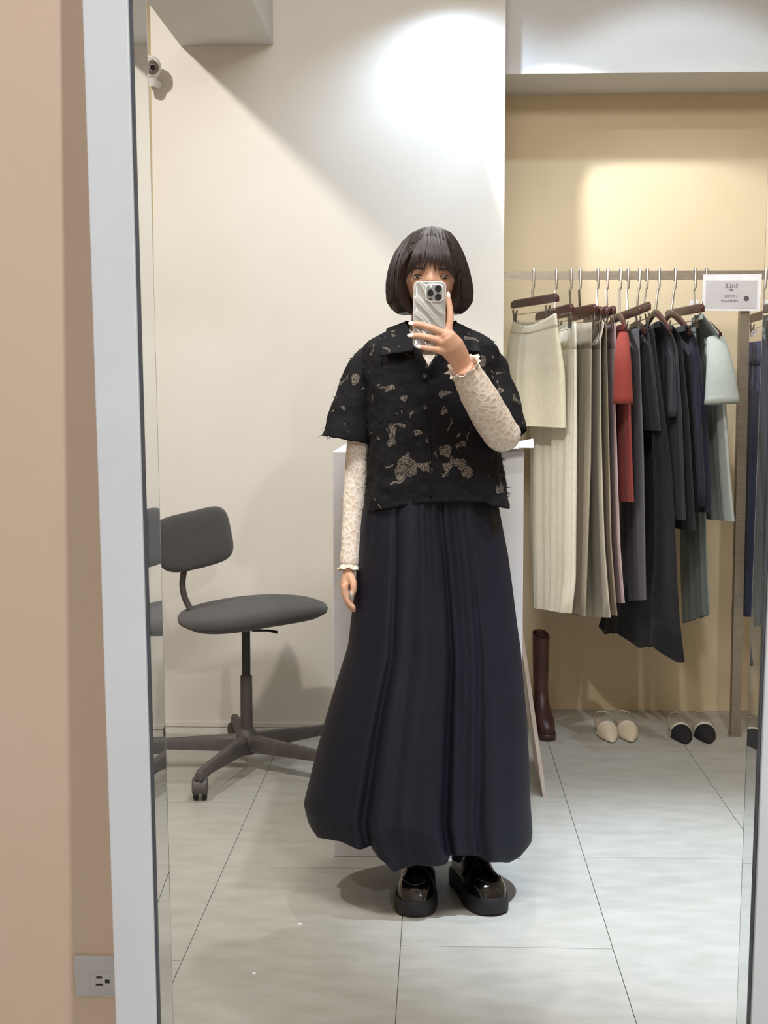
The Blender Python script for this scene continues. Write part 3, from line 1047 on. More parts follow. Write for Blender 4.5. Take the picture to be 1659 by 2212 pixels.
garment('beige_trousers', 'long beige twill trousers, widest on the rail', 'trousers',
        [(702, 1262, 1305), (738, 1258, 1298), (920, 1252, 1299), (1060, 1246, 1303), (1160, 1243, 1307), (1332, 1238, 1320)], C_beige, thick=0.009, fold=0.002, nf=2, seed=4, legs=900, hem=lambda u: 19 - 38 * u, waist=3)
clip_hanger(1292, (1264, 691), (1312, 669), 'wooden clip hanger holding the khaki trousers')
garment('khaki_trousers', 'khaki trousers between the beige and the dusty pink trousers', 'trousers',
        [(706, 1276, 1310), (900, 1274, 1315), (1160, 1268, 1322), (1328, 1264, 1335)], C_khaki, thick=0.006, fold=0.002, seed=5, legs=900, hem=lambda u: 19 - 38 * u)
clip_hanger(1313, (1276, 692), (1327, 668), 'wooden clip hanger holding the dusty pink trousers')
garment('pink_trousers', 'dusty pink trousers beside the red T-shirt', 'trousers',
        [(703, 1296, 1329), (740, 1292, 1329), (860, 1291, 1329), (1160, 1290, 1340), (1303, 1290, 1350)], C_pink, thick=0.007, fold=0.002, seed=6, legs=900, waist=3, hem=lambda u: 20 - 40 * u)
shirt_hanger(1341, (1302, 720), (1338, 684), (1352, 712), 'wooden shirt hanger inside the red T-shirt')
garment('red_tshirt', 'brick red short-sleeved T-shirt', 'T-shirt',
        [(706, 1318, 1346), (725, 1308, 1352), (760, 1304, 1353), (900, 1304, 1357), (1000, 1304, 1361), (1084, 1302, 1365)], C_red, thick=0.013, fold=0.005, seed=7, hem=lambda u: 10 - 20 * u,
        sleeve=([V(1346, 720, 4.87), V(1345, 780, 4.825), V(1346, 872, 4.815)], [0.009, 0.015, 0.018], 1.8))
clip_hanger(1357, (1323, 690), (1384, 668), 'wooden clip hanger holding the slate grey trousers')
garment('slate_trousers', 'slate grey trousers hanging behind the red T-shirt', 'trousers',
        [(714, 1345, 1379), (960, 1342, 1387), (1160, 1342, 1391), (1298, 1346, 1393)], C_slate, thick=0.012, fold=0.003, seed=8, legs=940, hem=lambda u: 21 - 42 * u)
shirt_hanger(1382, (1352, 728), (1373, 702), (1393, 716), 'wooden shirt hanger inside the black short-sleeved tee')
garment('short_sleeved_tee', 'black short-sleeved tee beside the slate grey trousers', 'tee',
        [(706, 1374, 1396), (760, 1368, 1404), (850, 1362, 1414), (927, 1358, 1424)], C_black, thick=0.014, fold=0.004, seed=9)
clip_hanger(1398, (1349, 682), (1402, 660), 'highest wooden clip hanger, holding the long black skirt')
garment('long_black_skirt', 'long black skirt with ragged slanting hem, lowest garment on the rail', 'skirt',
        [(716, 1384, 1410), (1000, 1384, 1445), (1125, 1378, 1453), (1230, 1350, 1458), (1310, 1312, 1464), (1392, 1290, 1476)], C_blacklace, thick=0.020, fold=0.010, nf=2.2, seed=10,
        hem=lambda u: -16 + 24 * u + 9 * math.sin(15 * u))
shirt_hanger(1424, (1392, 716), (1416, 676), (1447, 716), 'wooden shirt hanger inside the charcoal shirt')
garment('charcoal_shirt', 'charcoal navy linen shirt, widest of the dark tops', 'shirt',
        [(700, 1404, 1424), (712, 1398, 1438), (728, 1394, 1452), (760, 1392, 1461), (922, 1392, 1468), (1116, 1392, 1477)], C_char, thick=0.016, fold=0.006, seed=11, hem=lambda u: 3 - 7 * u,
        sleeve=([V(1446, 728, 4.90), V(1450, 800, 4.885), V(1452, 900, 4.88)], [0.016, 0.024, 0.026], 0.5))
shirt_hanger(1459, (1420, 722), (1450, 678), (1490, 718), 'wooden shirt hanger inside the navy sweater')
garment('black_cardigan', 'black knit cardigan layered between charcoal shirt and navy sweater', 'cardigan',
        [(708, 1426, 1452), (730, 1422, 1471), (900, 1422, 1487), (1142, 1424, 1502)], C_cardi, thick=0.007, fold=0.004, seed=12, hem=lambda u: 9 - 18 * u)
garment('navy_sweater', 'dark navy knit sweater beside the pale sage T-shirt', 'sweater',
        [(708, 1450, 1480), (722, 1446, 1494), (740, 1446, 1503), (780, 1446, 1511), (922, 1450, 1525), (1105, 1454, 1533)], C_navy, thick=0.014, fold=0.004, seed=13, hem=lambda u: 9 - 18 * u,
        sleeve=([V(1496, 732, 4.89), V(1504, 860, 4.88), V(1517, 1094, 4.875)], [0.016, 0.022, 0.018], 0.6))
clip_hanger(1502, (1440, 679), (1518, 664), 'rightmost wooden clip hanger before the sign, holding grey-green trousers', clips=(0.06, 0.86))
garment('grey_green_trousers', 'grey-green straight trousers hanging below the navy sweater', 'trousers',
        [(704, 1470, 1503), (900, 1468, 1509), (1110, 1468, 1524), (1259, 1470, 1529), (1338, 1474, 1532)], C_sage2, thick=0.008, fold=0.002, seed=14, legs=1000, yn=5.03, hem=lambda u: 22 - 45 * u)
shirt_hanger(1526, (1492, 722), (1508, 690), (1556, 724), 'wooden shirt hanger inside the pale sage T-shirt, hook behind the sign')
garment('sage_tshirt', 'pale sage green boxy T-shirt beside the steel post', 'T-shirt',
        [(684, 1494, 1518), (700, 1492, 1530), (718, 1490, 1548), (740, 1490, 1562), (885, 1494, 1567), (1005, 1502, 1574), (1123, 1510, 1583)], C_sage, thick=0.018, fold=0.005, seed=15, hem=lambda u: 9 - 18 * u,
        sleeve=([V(1545, 730, 4.89), V(1555, 790, 4.84), V(1560, 872, 4.82)], [0.014, 0.022, 0.030], 2.0))
clip_hanger(1657, (1621, 688), (1690, 668), 'pale wooden clip hanger right of the steel post, holding dark jeans')
garment('blue_jeans', 'dark blue jeans hanging right of the steel post', 'jeans',
        [(737, 1606, 1676), (760, 1604, 1677), (800, 1603, 1677), (1100, 1590, 1672), (1333, 1582, 1664)], C_denim, yf=5.36, thick=0.009, fold=0.004, seed=16, legs=900, waist=3, hem=lambda u: 18 - 36 * u)
lt = G().box(V(1499, 655, 5.0), (0.030, 0.0012, 0.022)).put('size_label', M['paper'], None, smooth=False)
tag(lt, 'small white label on the hook of the hanger left of the sale sign', 'tag')
tg = patch([[V(1620 + 12 * i + 5 * j, 728 - 14 * j - 3 * i, 5.18 - 0.02 * i) for j in range(2)] for i in range(2)], 0.0012).put('price_tag', M['paper'], None, smooth=False)
tag(tg, 'small pale paper tag clipped above the dark jeans', 'tag')

# ------------------------------------------------------------------ sale sign
YS = Y_RAIL - 0.0145
sign = thing('sale_sign', 'white sale sign with grey printed card hung on the rail beside the post', 'sign', V(1581, 672, YS))
q = [V(1519, 593, YS), V(1646, 592, YS), V(1641, 672, YS), V(1517, 671, YS)]
patch([[q[0], q[1]], [q[3], q[2]]], 0.0012).put('plastic_sleeve', M['paper'], sign, smooth=False)
YS2 = YS - 0.0014
q = [V(1525, 606, YS2), V(1636, 606, YS2), V(1634, 666, YS2), V(1523.5, 665, YS2)]
card = patch([[q[0], q[1]], [q[3], q[2]]], 0.0008).put('printed_card', M['paper_grey'], sign, smooth=False)
YS3 = YS2 - 0.0009
PXM = YS3 / F


def strokes(g, segs, x0, y0, sx, sy, wd):
    """Letter strokes in a unit box, written mirrored: x runs to the left."""
    for a, b_, k in segs:
        p, q_ = V(x0 - a[0] * sx, y0 - a[1] * sy, YS3), V(x0 - b_[0] * sx, y0 - b_[1] * sy, YS3)
        d = (q_ - p).normalized()
        n_ = Vector((d.z, 0, -d.x)) * (wd * k * PXM / 2)
        g.add([p + n_, q_ + n_, q_ - n_, p - n_], [(0, 1, 2, 3)])


g = G()
arc = lambda cx, cy, rx, ry, a0, a1, k, n=8: [((cx + rx * math.cos(math.radians(a0 + (a1 - a0) * i / n)), cy + ry * math.sin(math.radians(a0 + (a1 - a0) * i / n))), (cx + rx * math.cos(math.radians(a0 + (a1 - a0) * (i + 1) / n)), cy + ry * math.sin(math.radians(a0 + (a1 - a0) * (i + 1) / n))), k) for i in range(n)]
S_ = arc(0.45, 0.75, 0.35, 0.25, 20, 270, 0.8) + arc(0.45, 0.25, 0.38, 0.25, 90, -160, 0.8)
A_ = [((0.05, 0), (0.5, 1), 0.5), ((0.5, 1), (0.95, 0), 1.1), ((0.2, 0.35), (0.8, 0.35), 0.5), ((-0.05, 0), (0.2, 0), 0.5), ((0.78, 0), (1.08, 0), 0.5)]
L_ = [((0.2, 0), (0.2, 1), 1.1), ((0.05, 1), (0.38, 1), 0.5), ((0.05, 0), (0.85, 0), 0.5), ((0.85, 0), (0.88, 0.25), 0.6)]
E_ = [((0.2, 0), (0.2, 1), 1.1), ((0.05, 1), (0.82, 1), 0.5), ((0.05, 0), (0.85, 0), 0.5), ((0.2, 0.52), (0.62, 0.52), 0.5), ((0.82, 1), (0.84, 0.8), 0.6), ((0.85, 0), (0.9, 0.22), 0.6), ((0.62, 0.4), (0.62, 0.64), 0.5)]
for i, s_ in enumerate((S_, A_, L_, E_)):
    strokes(g, s_, 1594.6 - i * 7.6, 621.6, 6.2, 8.2, 1.0)
g.put('sale_lettering', M['ink'], card, smooth=False)


def text_line(body, xr, yb, hpx, name, wpx):
    cu = bpy.data.curves.new(name, 'FONT')
    cu.body = body
    cu.size = 1.0
    to = bpy.data.objects.new('tmp_text', cu)
    COL.objects.link(to)
    dg = bpy.context.evaluated_depsgraph_get()
    me = bpy.data.meshes.new_from_object(to.evaluated_get(dg))
    vs = [v.co.copy() for v in me.vertices]
    fs = [tuple(p.vertices) for p in me.polygons]
    bpy.data.objects.remove(to)
    if not vs:
        return
    x0, x1 = min(v.x for v in vs), max(v.x for v in vs)
    y0, y1 = min(v.y for v in vs), max(v.y for v in vs)
    put(name, [V(xr - (v.x - x0) / (x1 - x0) * wpx, yb - (v.y - y0) / (y1 - y0) * hpx, YS3) for v in vs], fs, M['ink'], card, smooth=False)


text_line('春夏', 1584, 628.5, 4.2, 'small_lettering', 8.5)
text_line('1件75折', 1591.5, 643.2, 6.2, 'price_lettering', 28)
text_line('2件起65折', 1595.5, 653.2, 6.4, 'price_lettering', 38.5)
put('printed_dot', [V(1612.3 + 5.8 * math.cos(a), 645 + 5.6 * math.sin(a), YS3) for a in (2 * math.pi * i / 28 for i in range(28))], [tuple(range(28))], M['ink'], card, smooth=False)

# ------------------------------------------------------------------ person holding up a phone
YB = 3.46
person = thing('person', 'person in a black cutout blouse, lace top and navy balloon skirt holding up a phone', 'person', (VZ(930, 1950).x, YB, 0))
HC = V(931, 592, 3.43)
HA, HB, HH = 0.0695, 0.095, 0.108


def bump3(p, c, s, amt):
    return amt * math.exp(-sum(((p[i] - c[i]) / s[i]) ** 2 for i in range(3)))


def head_fn(p):
    x, y, z = p
    if z < 0:                       # jaw narrows to the chin
        k = 1 - 0.34 * smoothstep(-z * 1.05) ** 1.3
        x *= k
        if y < 0:
            y *= 1 - 0.06 * smoothstep(-z)
        else:
            y *= 1 - 0.34 * smoothstep(-z * 1.3)
    q = Vector((x, y, z))
    f = 0.0
    if p.y < 0:
        f += bump3(p, (0, -0.99, -0.10), (0.10, 0.3, 0.16), 0.05) + bump3(p, (0, -0.97, -0.23), (0.15, 0.3, 0.10), 0.13)
        f += bump3(p, (0, -0.85, -0.55), (0.25, 0.3, 0.13), 0.05) + bump3(p, (0, -0.55, -0.88), (0.25, 0.3, 0.14), 0.05)
        for s in (-1, 1):
            f -= bump3(p, (0.42 * s, -0.90, -0.06), (0.20, 0.3, 0.10), 0.055)
            f += bump3(p, (0.52 * s, -0.80, -0.28), (0.22, 0.3, 0.18), 0.03)
            f += bump3(p, (0.40 * s, -0.90, 0.14), (0.25, 0.3, 0.08), 0.02)
    q.y -= f
    return q


body = G()
body.ball(HC, (HA, HB, HH), 64, 48, fn=head_fn)
for s in (-1, 1):                   # ears
    body.ball(HC + Vector((s * 0.072, 0.004, -0.012)), (0.010, 0.018, 0.030), 14, 12, rot=Matrix.Rotation(math.radians(-22 * s), 3, 'Z'))
body.tube([V(931, 628, 3.452), V(931, 690, 3.462), V(931, 715, 3.468), V(931, 745, 3.47)], [0.047, 0.047, 0.052, 0.075], 28)


def oval(y, xl, xr, b_, Y, n=48, e=0.85, fy=1.0):
    z = V((xl + xr) / 2, y, Y).z
    x0, x1 = V(xl, y, Y).x, V(xr, y, Y).x
    return [Vector(((x0 + x1) / 2 + (x1 - x0) / 2 * math.copysign(abs(math.cos(a)) ** e, math.cos(a)), Y + b_ * (fy if math.sin(a) < 0 else 1) * math.copysign(abs(math.sin(a)) ** e, math.sin(a)), z)) for a in (2 * math.pi * j / n for j in range(n))]


TORSO = [(722, 885, 980, 0.045), (740, 830, 1032, 0.062), (770, 806, 1056, 0.085), (850, 815, 1048, 0.098), (950, 828, 1036, 0.092), (1050, 838, 1028, 0.086), (1140, 815, 1052, 0.105), (1240, 812, 1058, 0.108), (1310, 838, 1035, 0.090)]
body.loft([oval(y, xl, xr, b_, 3.47) for y, xl, xr, b_ in TORSO])
ANK = [VZ(893, 1985), VZ(1072, 1981)]
SHD = [Vector((0.06, 1.0, 0)).normalized(), Vector((-0.33, 1.0, 0)).normalized()]
for k, (hx, ax) in enumerate(((880, 0), (985, 1))):
    an = ANK[k] + SHD[k] * 0.205
    body.tube([V(hx, 1240, 3.47), V(hx, 1330, 3.47), (V(hx, 1330, 3.47) * 0.45 + (an + Vector((0, 0, 0.12))) * 0.55), an + Vector((0, 0.01, 0.26)), an + Vector((0, 0, 0.075))], [0.082, 0.076, 0.055, 0.046, 0.034], 20)
# arm hanging at the side
A_SH, A_EL, A_WR = V(808, 778, 3.47), V(774, 985, 3.485), V(755, 1222, 3.435)
body.tube(spline([A_SH, A_SH.lerp(A_EL, 0.5), A_EL, A_EL.lerp(A_WR, 0.4), A_WR], 4), list(np.interp(np.linspace(0, 1, 17), [0, 0.25, 0.5, 0.65, 1], [0.042, 0.034, 0.025, 0.0225, 0.0170])), 18)
# bent arm holding the phone
B_SH, B_EL, B_WR = V(1050, 785, 3.465), V(1085, 934, 3.372), V(1001, 792, 3.232)
body.tube(spline([B_SH, B_SH.lerp(B_EL, 0.5), B_EL], 5), list(np.interp(np.linspace(0, 1, 11), [0, 0.3, 1], [0.036, 0.029, 0.030])), 18)
body.ball(B_EL, 0.031, 18, 12)
body.tube(spline([B_EL, B_EL.lerp(B_WR, 0.35), B_WR], 5), list(np.interp(np.linspace(0, 1, 11), [0, 0.4, 1], [0.031, 0.032, 0.0225])), 18)


def finger(pts, r0, r1, tip=True):
    path = spline(pts, 4)
    n = len(path)
    body.tube(path, list(np.interp(np.linspace(0, 1, n), [0, 0.5, 1], [r0, (r0 + r1) / 2 * 1.02, r1])), 12)
    body.ball(path[-1], r1, 12, 8)
    body.ball(path[0], r0 * 1.05, 12, 8)


# raised hand: back of the hand to the lens, fingers laid over the back of the phone
PAL = [V(1001, 792, 3.232), V(990, 772, 3.218), V(976, 750, 3.200), V(961, 728, 3.187)]
body.tube(PAL, [0.0225, 0.026, 0.029, 0.024], 18, flat=0.52, ref=(0, -1, 0))
for kx, ky, kY, kr in ((968, 716, 3.188, 0.0105), (957, 721, 3.185, 0.0105), (950, 737, 3.186, 0.010), (944, 755, 3.189, 0.009)):
    c = V(kx, ky, kY)
    body.tube([V(985, 764, 3.212), c.lerp(V(985, 764, 3.212), 0.5), c], [0.012, 0.0115, kr], 12)
FING = {
    'index': [V(968, 716, 3.190), V(973, 688, 3.194), V(971, 662, 3.198), V(968, 642, 3.200)],
    'middle': [V(957, 720, 3.186), V(932, 708, 3.181), V(908, 701, 3.186), V(893, 700, 3.1905)],
    'ring': [V(950, 737, 3.187), V(926, 729, 3.181), V(905, 725, 3.186), V(891, 725.5, 3.190)],
    'little': [V(944, 755, 3.190), V(930, 753, 3.185), V(917, 751, 3.187), V(909, 750, 3.190)],
}
for k, r0, r1 in (('index', 0.0088, 0.0066), ('middle', 0.0086, 0.0064), ('ring', 0.0084, 0.0062), ('little', 0.0074, 0.0056)):
    finger(FING[k], r0, r1)
finger([V(985, 760, 3.222), V(974, 735, 3.226), V(955, 712, 3.2265), V(940, 700, 3.224)], 0.0105, 0.0075)
# lowered hand
body.tube([A_WR, V(752, 1240, 3.432), V(750, 1258, 3.428), V(748, 1272, 3.426)], [0.0185, 0.022, 0.0265, 0.024], 18, flat=0.62, ref=(-1, 0, 0))
for i in range(4):
    y0 = 3.448 - 0.0165 * i
    L_f = (0.86, 1.0, 1.06, 0.95)[i]
    finger([V(744, 1268, y0), V(745 + 2, 1268 + 20 * L_f, y0 - 0.002), V(754, 1268 + 36 * L_f, y0 - 0.004), V(764, 1268 + 47 * L_f, y0 - 0.005)], 0.0088, 0.0062)
finger([V(757, 1244, 3.412), V(763, 1258, 3.398), V(764, 1272, 3.392), V(762, 1282, 3.391)], 0.0100, 0.0068)

tmp = put('tmp_body', body.v, body.f, None, None, origin=(0, 0, 0))
rm = tmp.modifiers.new('fuse', 'REMESH')
rm.mode = 'VOXEL'
rm.voxel_size = 0.0030
sm = tmp.modifiers.new('soften', 'SMOOTH')
sm.factor = 0.5
sm.iterations = 3
dg = bpy.context.evaluated_depsgraph_get()
me = bpy.data.meshes.new_from_object(tmp.evaluated_get(dg))
bpy.data.objects.remove(tmp)
me.name = 'body'
me.materials.clear()
me.materials.append(M['skin'])
me.polygons.foreach_set('use_smooth', [True] * len(me.polygons))
bo = bpy.data.objects.new('body', me)
COL.objects.link(bo)
attach(bo, person)

# face details
for s, ex, ey in ((-1, 903.5, 599), (1, 960, 600.5)):
    c = V(ex, ey, 3.3475)
    rt = Matrix.Rotation(math.radians(16 * s), 3, 'Z')
    ew = G().ball(c, (0.0135, 0.0050, 0.0027), 20, 12, rot=rt).put('eye', M['eye_white'], bo, angle=80)
    G().ball(c + rt @ Vector((0, -0.0034, 0)), (0.0056, 0.0022, 0.0029), 16, 10, rot=rt).put('iris', M['eye_dark'], bo, angle=80)
    G().tube([c + rt @ Vector((-0.0145, 0.0005, 0.0005)), c + rt @ Vector((-0.007, -0.0045, 0.0046)), c + rt @ Vector((0.0, -0.0056, 0.0056)), c + rt @ Vector((0.007, -0.0045, 0.0046)), c + rt @ Vector((0.0145, 0.0008, 0.0))], [0.0006, 0.0013, 0.0015, 0.0013, 0.0007], 8).put('lash_line', M['eye_dark'], bo)
    G().tube([c + rt @ Vector((-0.018 * s * -1, -0.002, 0.0165)), c + rt @ Vector((0, -0.0095, 0.0205)), c + rt @ Vector((0.016 * s * -1, -0.010, 0.0180))], [0.0012, 0.0022, 0.0026], 8).put('eyebrow', M['hair'], bo)
lc = HC + Vector((0, -0.0895, -0.062))
G().ball(lc + Vector((0, 0, 0.0035)), (0.0215, 0.007, 0.0040), 20, 10).ball(lc + Vector((0, -0.0005, -0.0045)), (0.0190, 0.0075, 0.0050), 20, 10).put('lips', M['lip'], bo, angle=80)


def nail(c, d, up, l=0.0062, w_=0.0046):
    d, up = Vector(d).normalized(), Vector(up).normalized()
    sd = d.cross(up).normalized()
    rings = []
    for t, k in ((-1, 0.75), (-0.5, 1.0), (0.3, 0.98), (0.8, 0.75), (1.15, 0.3)):
        rings.append([c + d * (l * t) + sd * (w_ * k * math.cos(a)) + up * (0.0016 * math.sin(a) * (k ** 0.5)) for a in (2 * math.pi * j / 12 for j in range(12))])
    G().loft(rings).put('nail', M['nail'], bo, angle=80)


for k, up, off in (('index', (0.25, -1, 0.1), 0.0064), ('middle', (0, -1, 0.25), 0.0060), ('ring', (0, -1, 0.25), 0.0058), ('little', (0, -1, 0.25), 0.0052)):
    p = FING[k]
    d = (p[-1] - p[-2]).normalized()
    u_ = Vector(up).normalized()
    u_ = (u_ - d * u_.dot(d)).normalized()
    nail(p[-1] + d * 0.004 + u_ * (off - 0.0012), d, u_)
nail(V(759.5, 1282, 3.3845), (0, 0.02, -1), (-0.2, -1, 0), 0.005, 0.004)

# hair: bob shell with strands, then the fringe
HROW = [(491.5, 926, 942), (495, 908, 957), (502, 893, 972), (512, 880, 981), (525, 868, 989), (548, 853, 1000), (568, 845, 1007), (584, 840, 1012), (616, 835.5, 1019), (646, 836, 1021), (662, 842, 1015), (671, 850, 1006), (677, 858, 998)]
hy, hl, hr_ = [r[0] for r in HROW], [r[1] for r in HROW], [r[2] for r in HROW]
YH = 3.448


def hair_pt(y, phi, k=1.0):
    xl, xr = V(interp(y, hy, hl), y, YH).x, V(interp(y, hy, hr_), y, YH).x
    a = (xr - xl) / 2
    b_ = min(a * 1.10, 0.110)
    z = V(930, y, YH).z
    if math.cos(phi) > 0:
        dz = (z - HC.z) / (HH + 0.004)
        b_ = max(b_, YH - HC.y + 0.009 + 0.097 * math.sqrt(max(0, 1 - dz * dz)))
    return Vector(((xl + xr) / 2 + a * k * math.sin(phi), YH - b_ * k * math.cos(phi), z))


hair = G()
rnd = random.Random(5)
NPH = 220
rings = []
ys_ = list(np.concatenate([np.linspace(491.5, 500, 5), np.linspace(503, 677, 46)]))
for y in ys_:
    p0 = math.radians(interp(y, [528, 536, 552, 575, 605, 677], [0.5, 16, 29, 39, 46, 43]))
    outer, inner = [], []
    for j in range(NPH):
        ph = p0 + (2 * math.pi - 2 * p0) * j / (NPH - 1)
        nz = noise.noise(Vector((math.sin(ph) * 26, math.cos(ph) * 26, y * 0.006))) * 0.0030 + noise.noise(Vector((math.sin(ph) * 70, math.cos(ph) * 70, y * 0.01))) * 0.0016
        env = smoothstep((y - 492) / 25)
        k = 1 + nz * env / 0.09
        yy2 = y + (3.5 * noise.noise(Vector((ph * 30, 3, 1))) if y > 665 else 0)
        outer.append(hair_pt(yy2, ph, k))
        ki = interp(y, [491, 520, 560, 677], [0.5, 0.80, 0.70, 0.66])
        inner.append(hair_pt(min(yy2 + 2, 677) if y < 660 else yy2 - 1, ph, ki))
    rings.append(outer + inner[::-1])
hair.loft(rings)
# loose strands over the shell
for i in range(150):
    ph = rnd.uniform(math.radians(44), 2 * math.pi - math.radians(44))
    yb = rnd.uniform(668, 681)
    ya = rnd.uniform(500, 520)
    drift = rnd.uniform(-0.05, 0.05)
    kk = rnd.uniform(1.0, 1.018)
    pts = [hair_pt(ya + (min(yb, 677) - ya) * t, ph + drift * t, kk + 0.01 * t * rnd.random()) for t in np.linspace(0, 1, 9)]
    hair.tube(pts, [0.0006] + [0.0014] * 7 + [0.0004], 5)


def face_y(P):
    dx, dz = (P.x - HC.x) / 0.074, (P.z - HC.z) / 0.113
    return HC.y - 0.099 * math.sqrt(max(0.08, 1 - dx * dx - dz * dz))


for i in range(52):
    t = -1 + 2 * (i + rnd.uniform(-0.5, 0.5)) / 51
    t = max(-1.02, min(1.02, t))
    side = abs(t)
    rx = 932 + 30 * t + rnd.uniform(-3, 3)
    ry = 512 + 10 * side + rnd.uniform(-3, 3)
    tx = 930 + 61 * math.copysign(side ** 0.85, t)
    ty = 590 + rnd.uniform(-11, 6) + 22 * side ** 2.5
    if 0.12 < side < 0.5 and rnd.random() < 0.35:
        ty -= rnd.uniform(4, 14)
    pts = []
    for s in np.linspace(0, 1, 9):
        x = rx + (tx - rx) * s ** 1.15
        y = ry + (ty - ry) * s
        P = V(x, y, 3.36)
        P.y = face_y(P) - 0.0075 - 0.006 * math.sin(math.pi * s) - rnd.uniform(0, 0.001)
        pts.append(P)
    wd = rnd.uniform(0.0014, 0.0036) * (1.25 if side > 0.6 else 1.0)
    hair.tube(pts, [wd * q for q in (0.9, 1.1, 1.15, 1.05, 0.9, 0.72, 0.5, 0.3, 0.1)], 7, flat=0.4, ref=(0, 1, 0))
hair.put('hair', M['hair'], person, angle=60)

# inner lace top: torso, turtleneck, sleeves with frilled cuffs
it = G()
it.loft([oval(y, xl - 3, xr + 3, b_ + 0.005, 3.47, 64) for y, xl, xr, b_ in TORSO[1:7]], caps=(False, False))
NK = [(697, 0.0525), (706, 0.0530), (716, 0.0555), (728, 0.066), (742, 0.088), (756, 0.104)]
rr = []
for y, r in NK:
    c = V(931, y, 3.466)
    rr.append([c + Vector((r * math.cos(a), r * 0.92 * math.sin(a), 0.002 * math.sin(9 * a) * (y < 700))) for a in (2 * math.pi * j / 48 for j in range(48))])
it.loft(rr, caps=(False, False))
inner_top = it.put('lace_top', M['lace'], person, angle=80)


def lace_sleeve(path, rad, frill):
    pts = spline(path, 6)
    n = len(pts)
    rr = np.interp(np.linspace(0, 1, n), np.linspace(0, 1, len(rad)), rad)
    g = G()
    g.tube(pts, list(rr), 40, caps=(False, False))
    base = len(g.v) - 40
    c = pts[-1]
    d = (pts[-1] - pts[-2]).normalized()
    last = [g.v[base + j].copy() for j in range(40)]
    rings = [last]
    for k, (out, ln) in enumerate(((0.001, 0.004), (0.004, 0.008), (frill, 0.011))):
        rings.append([p + (p - c).normalized() * (out * (1 + 0.7 * math.sin(j * 2 * math.pi / 40 * 9))) + d * (ln + 0.0025 * math.sin(j * 2 * math.pi / 40 * 7)) for j, p in enumerate(last)])
    g.loft(rings, caps=(False, False))
    for i, v in enumerate(g.v):
        g.v[i] = v + Vector((noise.noise(v * 70), noise.noise(v * 70 + Vector((9, 0, 0))), 0)) * 0.0022
    o = g.put('lace_sleeve', M['lace'], inner_top, angle=80)
    md = o.modifiers.new('cloth', 'SOLIDIFY')
    md.thickness = 0.0015
    md.offset = 1
    return o


lace_sleeve([A_SH.lerp(A_EL, 0.35), V(777, 955, 3.482), V(769, 1040, 3.475), V(761, 1140, 3.456), V(755, 1222, 3.436)], [0.040, 0.0300, 0.0275, 0.0240, 0.0212], 0.006)
lace_sleeve([V(1064, 800, 3.455), V(1078, 860, 3.42), V(1088, 915, 3.388), V(1085, 938, 3.358), V(1063, 905, 3.322), V(1036, 858, 3.280), V(1004, 798, 3.240)], [0.030, 0.031, 0.035, 0.0410, 0.0425, 0.0405, 0.031], 0.009)

# blouse
BL = [(703, 884, 984, 0.052), (710, 858, 1008, 0.062), (722, 826, 1036, 0.075), (736, 800, 1058, 0.088), (752, 785, 1072, 0.100), (780, 782, 1078, 0.113), (850, 790, 1078, 0.122), (960, 795, 1078, 0.124), (1030, 791, 1088, 0.124), (1094, 787, 1104, 0.126)]
by, bl_, br_, bb_ = [r[0] for r in BL], [r[1] for r in BL], [r[2] for r in BL], [r[3] for r in BL]
NB, NR = 220, 90
bv, bf = [], []


def hem_dy(u, front):
    if not front:
        return 0
    return interp(u, [-1, -0.9, -0.1, 0.2, 0.58, 0.62, 1], [8, 8, -15, -18, -14, -6, 4])


vid = {}
pxs = []
for i in range(NR + 1):
    t = i / NR
    y = 703 + (1092 - 703) * t
    ring = oval(y, interp(y, by, bl_), interp(y, by, br_), interp(y, by, bb_), 3.468, NB, 0.80)
    c = sum(ring, Vector()) / NB
    for j, p in enumerate(ring):
        a = 2 * math.pi * j / NB
        u_ = math.cos(a)
        front = math.sin(a) < 0
        nrm = (p - c)
        nrm.z = 0
        nrm.normalize()
        dsp = 0.0045 * noise.noise(p * 22) + 0.0028 * noise.noise(p * 60) + 0.006 * t * math.sin(u_ * 9 + 1.3 * t) * (1 if front else 0.5)
        dsp += 0.012 * t * t * math.exp(-((u_ - 0.72) / 0.12) ** 2)
        p = p + nrm * dsp
        if t > 0.6:
            q = (t - 0.6) / 0.4
            p.z -= (V(900, 1092 + hem_dy(u_, front), 3.4).z - V(900, 1092, 3.4).z) * -q ** 2
            p.z += 0.003 * q ** 6 * noise.noise(Vector((u_ * 60, front, 2)))
        bv.append(p)
        pxs.append((pix(p), front))
for i in range(NR + 1):
    for j in range(NB):
        (x, y), front = pxs[i * NB + j]
        if front and y < 800:
            for lim in (interp(y, [690, 752, 799], [868, 898, 924]), interp(y, [690, 752, 799], [990, 958, 926])):
                if abs(x - lim) < 1.15:
                    bv[i * NB + j].x += (lim - x) * bv[i * NB + j].y / F
for i in range(NR):
    for j in range(NB):
        k = (j + 1) % NB
        q = (i * NB + j, i * NB + k, (i + 1) * NB + k, (i + 1) * NB + j)
        (x, y), front = pxs[q[0]]
        if front and y < 799:
            lim_l = interp(y, [690, 752, 799], [868, 898, 924])
            lim_r = interp(y, [690, 752, 799], [990, 958, 926])
            if lim_l - 0.2 < x < lim_r - 1.0:
                continue
        bf.append(q)
blouse = put('blouse', bv, bf, M['blouse'], person, angle=80)
OPEN = [(886, 998, 22), (908, 1018, 20), (958, 975, 20), (985, 998, 26), (1006, 1020, 14), (845, 945, 20), (858, 1030, 22), (1003, 950, 20), (826, 832, 16), (890, 835, 12), (955, 852, 14), (812, 790, 12), (860, 785, 12), (876, 800, 9), (1075, 1055, 12), (840, 920, 12), (905, 930, 10), (870, 860, 8), (960, 890, 9), (1040, 780, 14)]
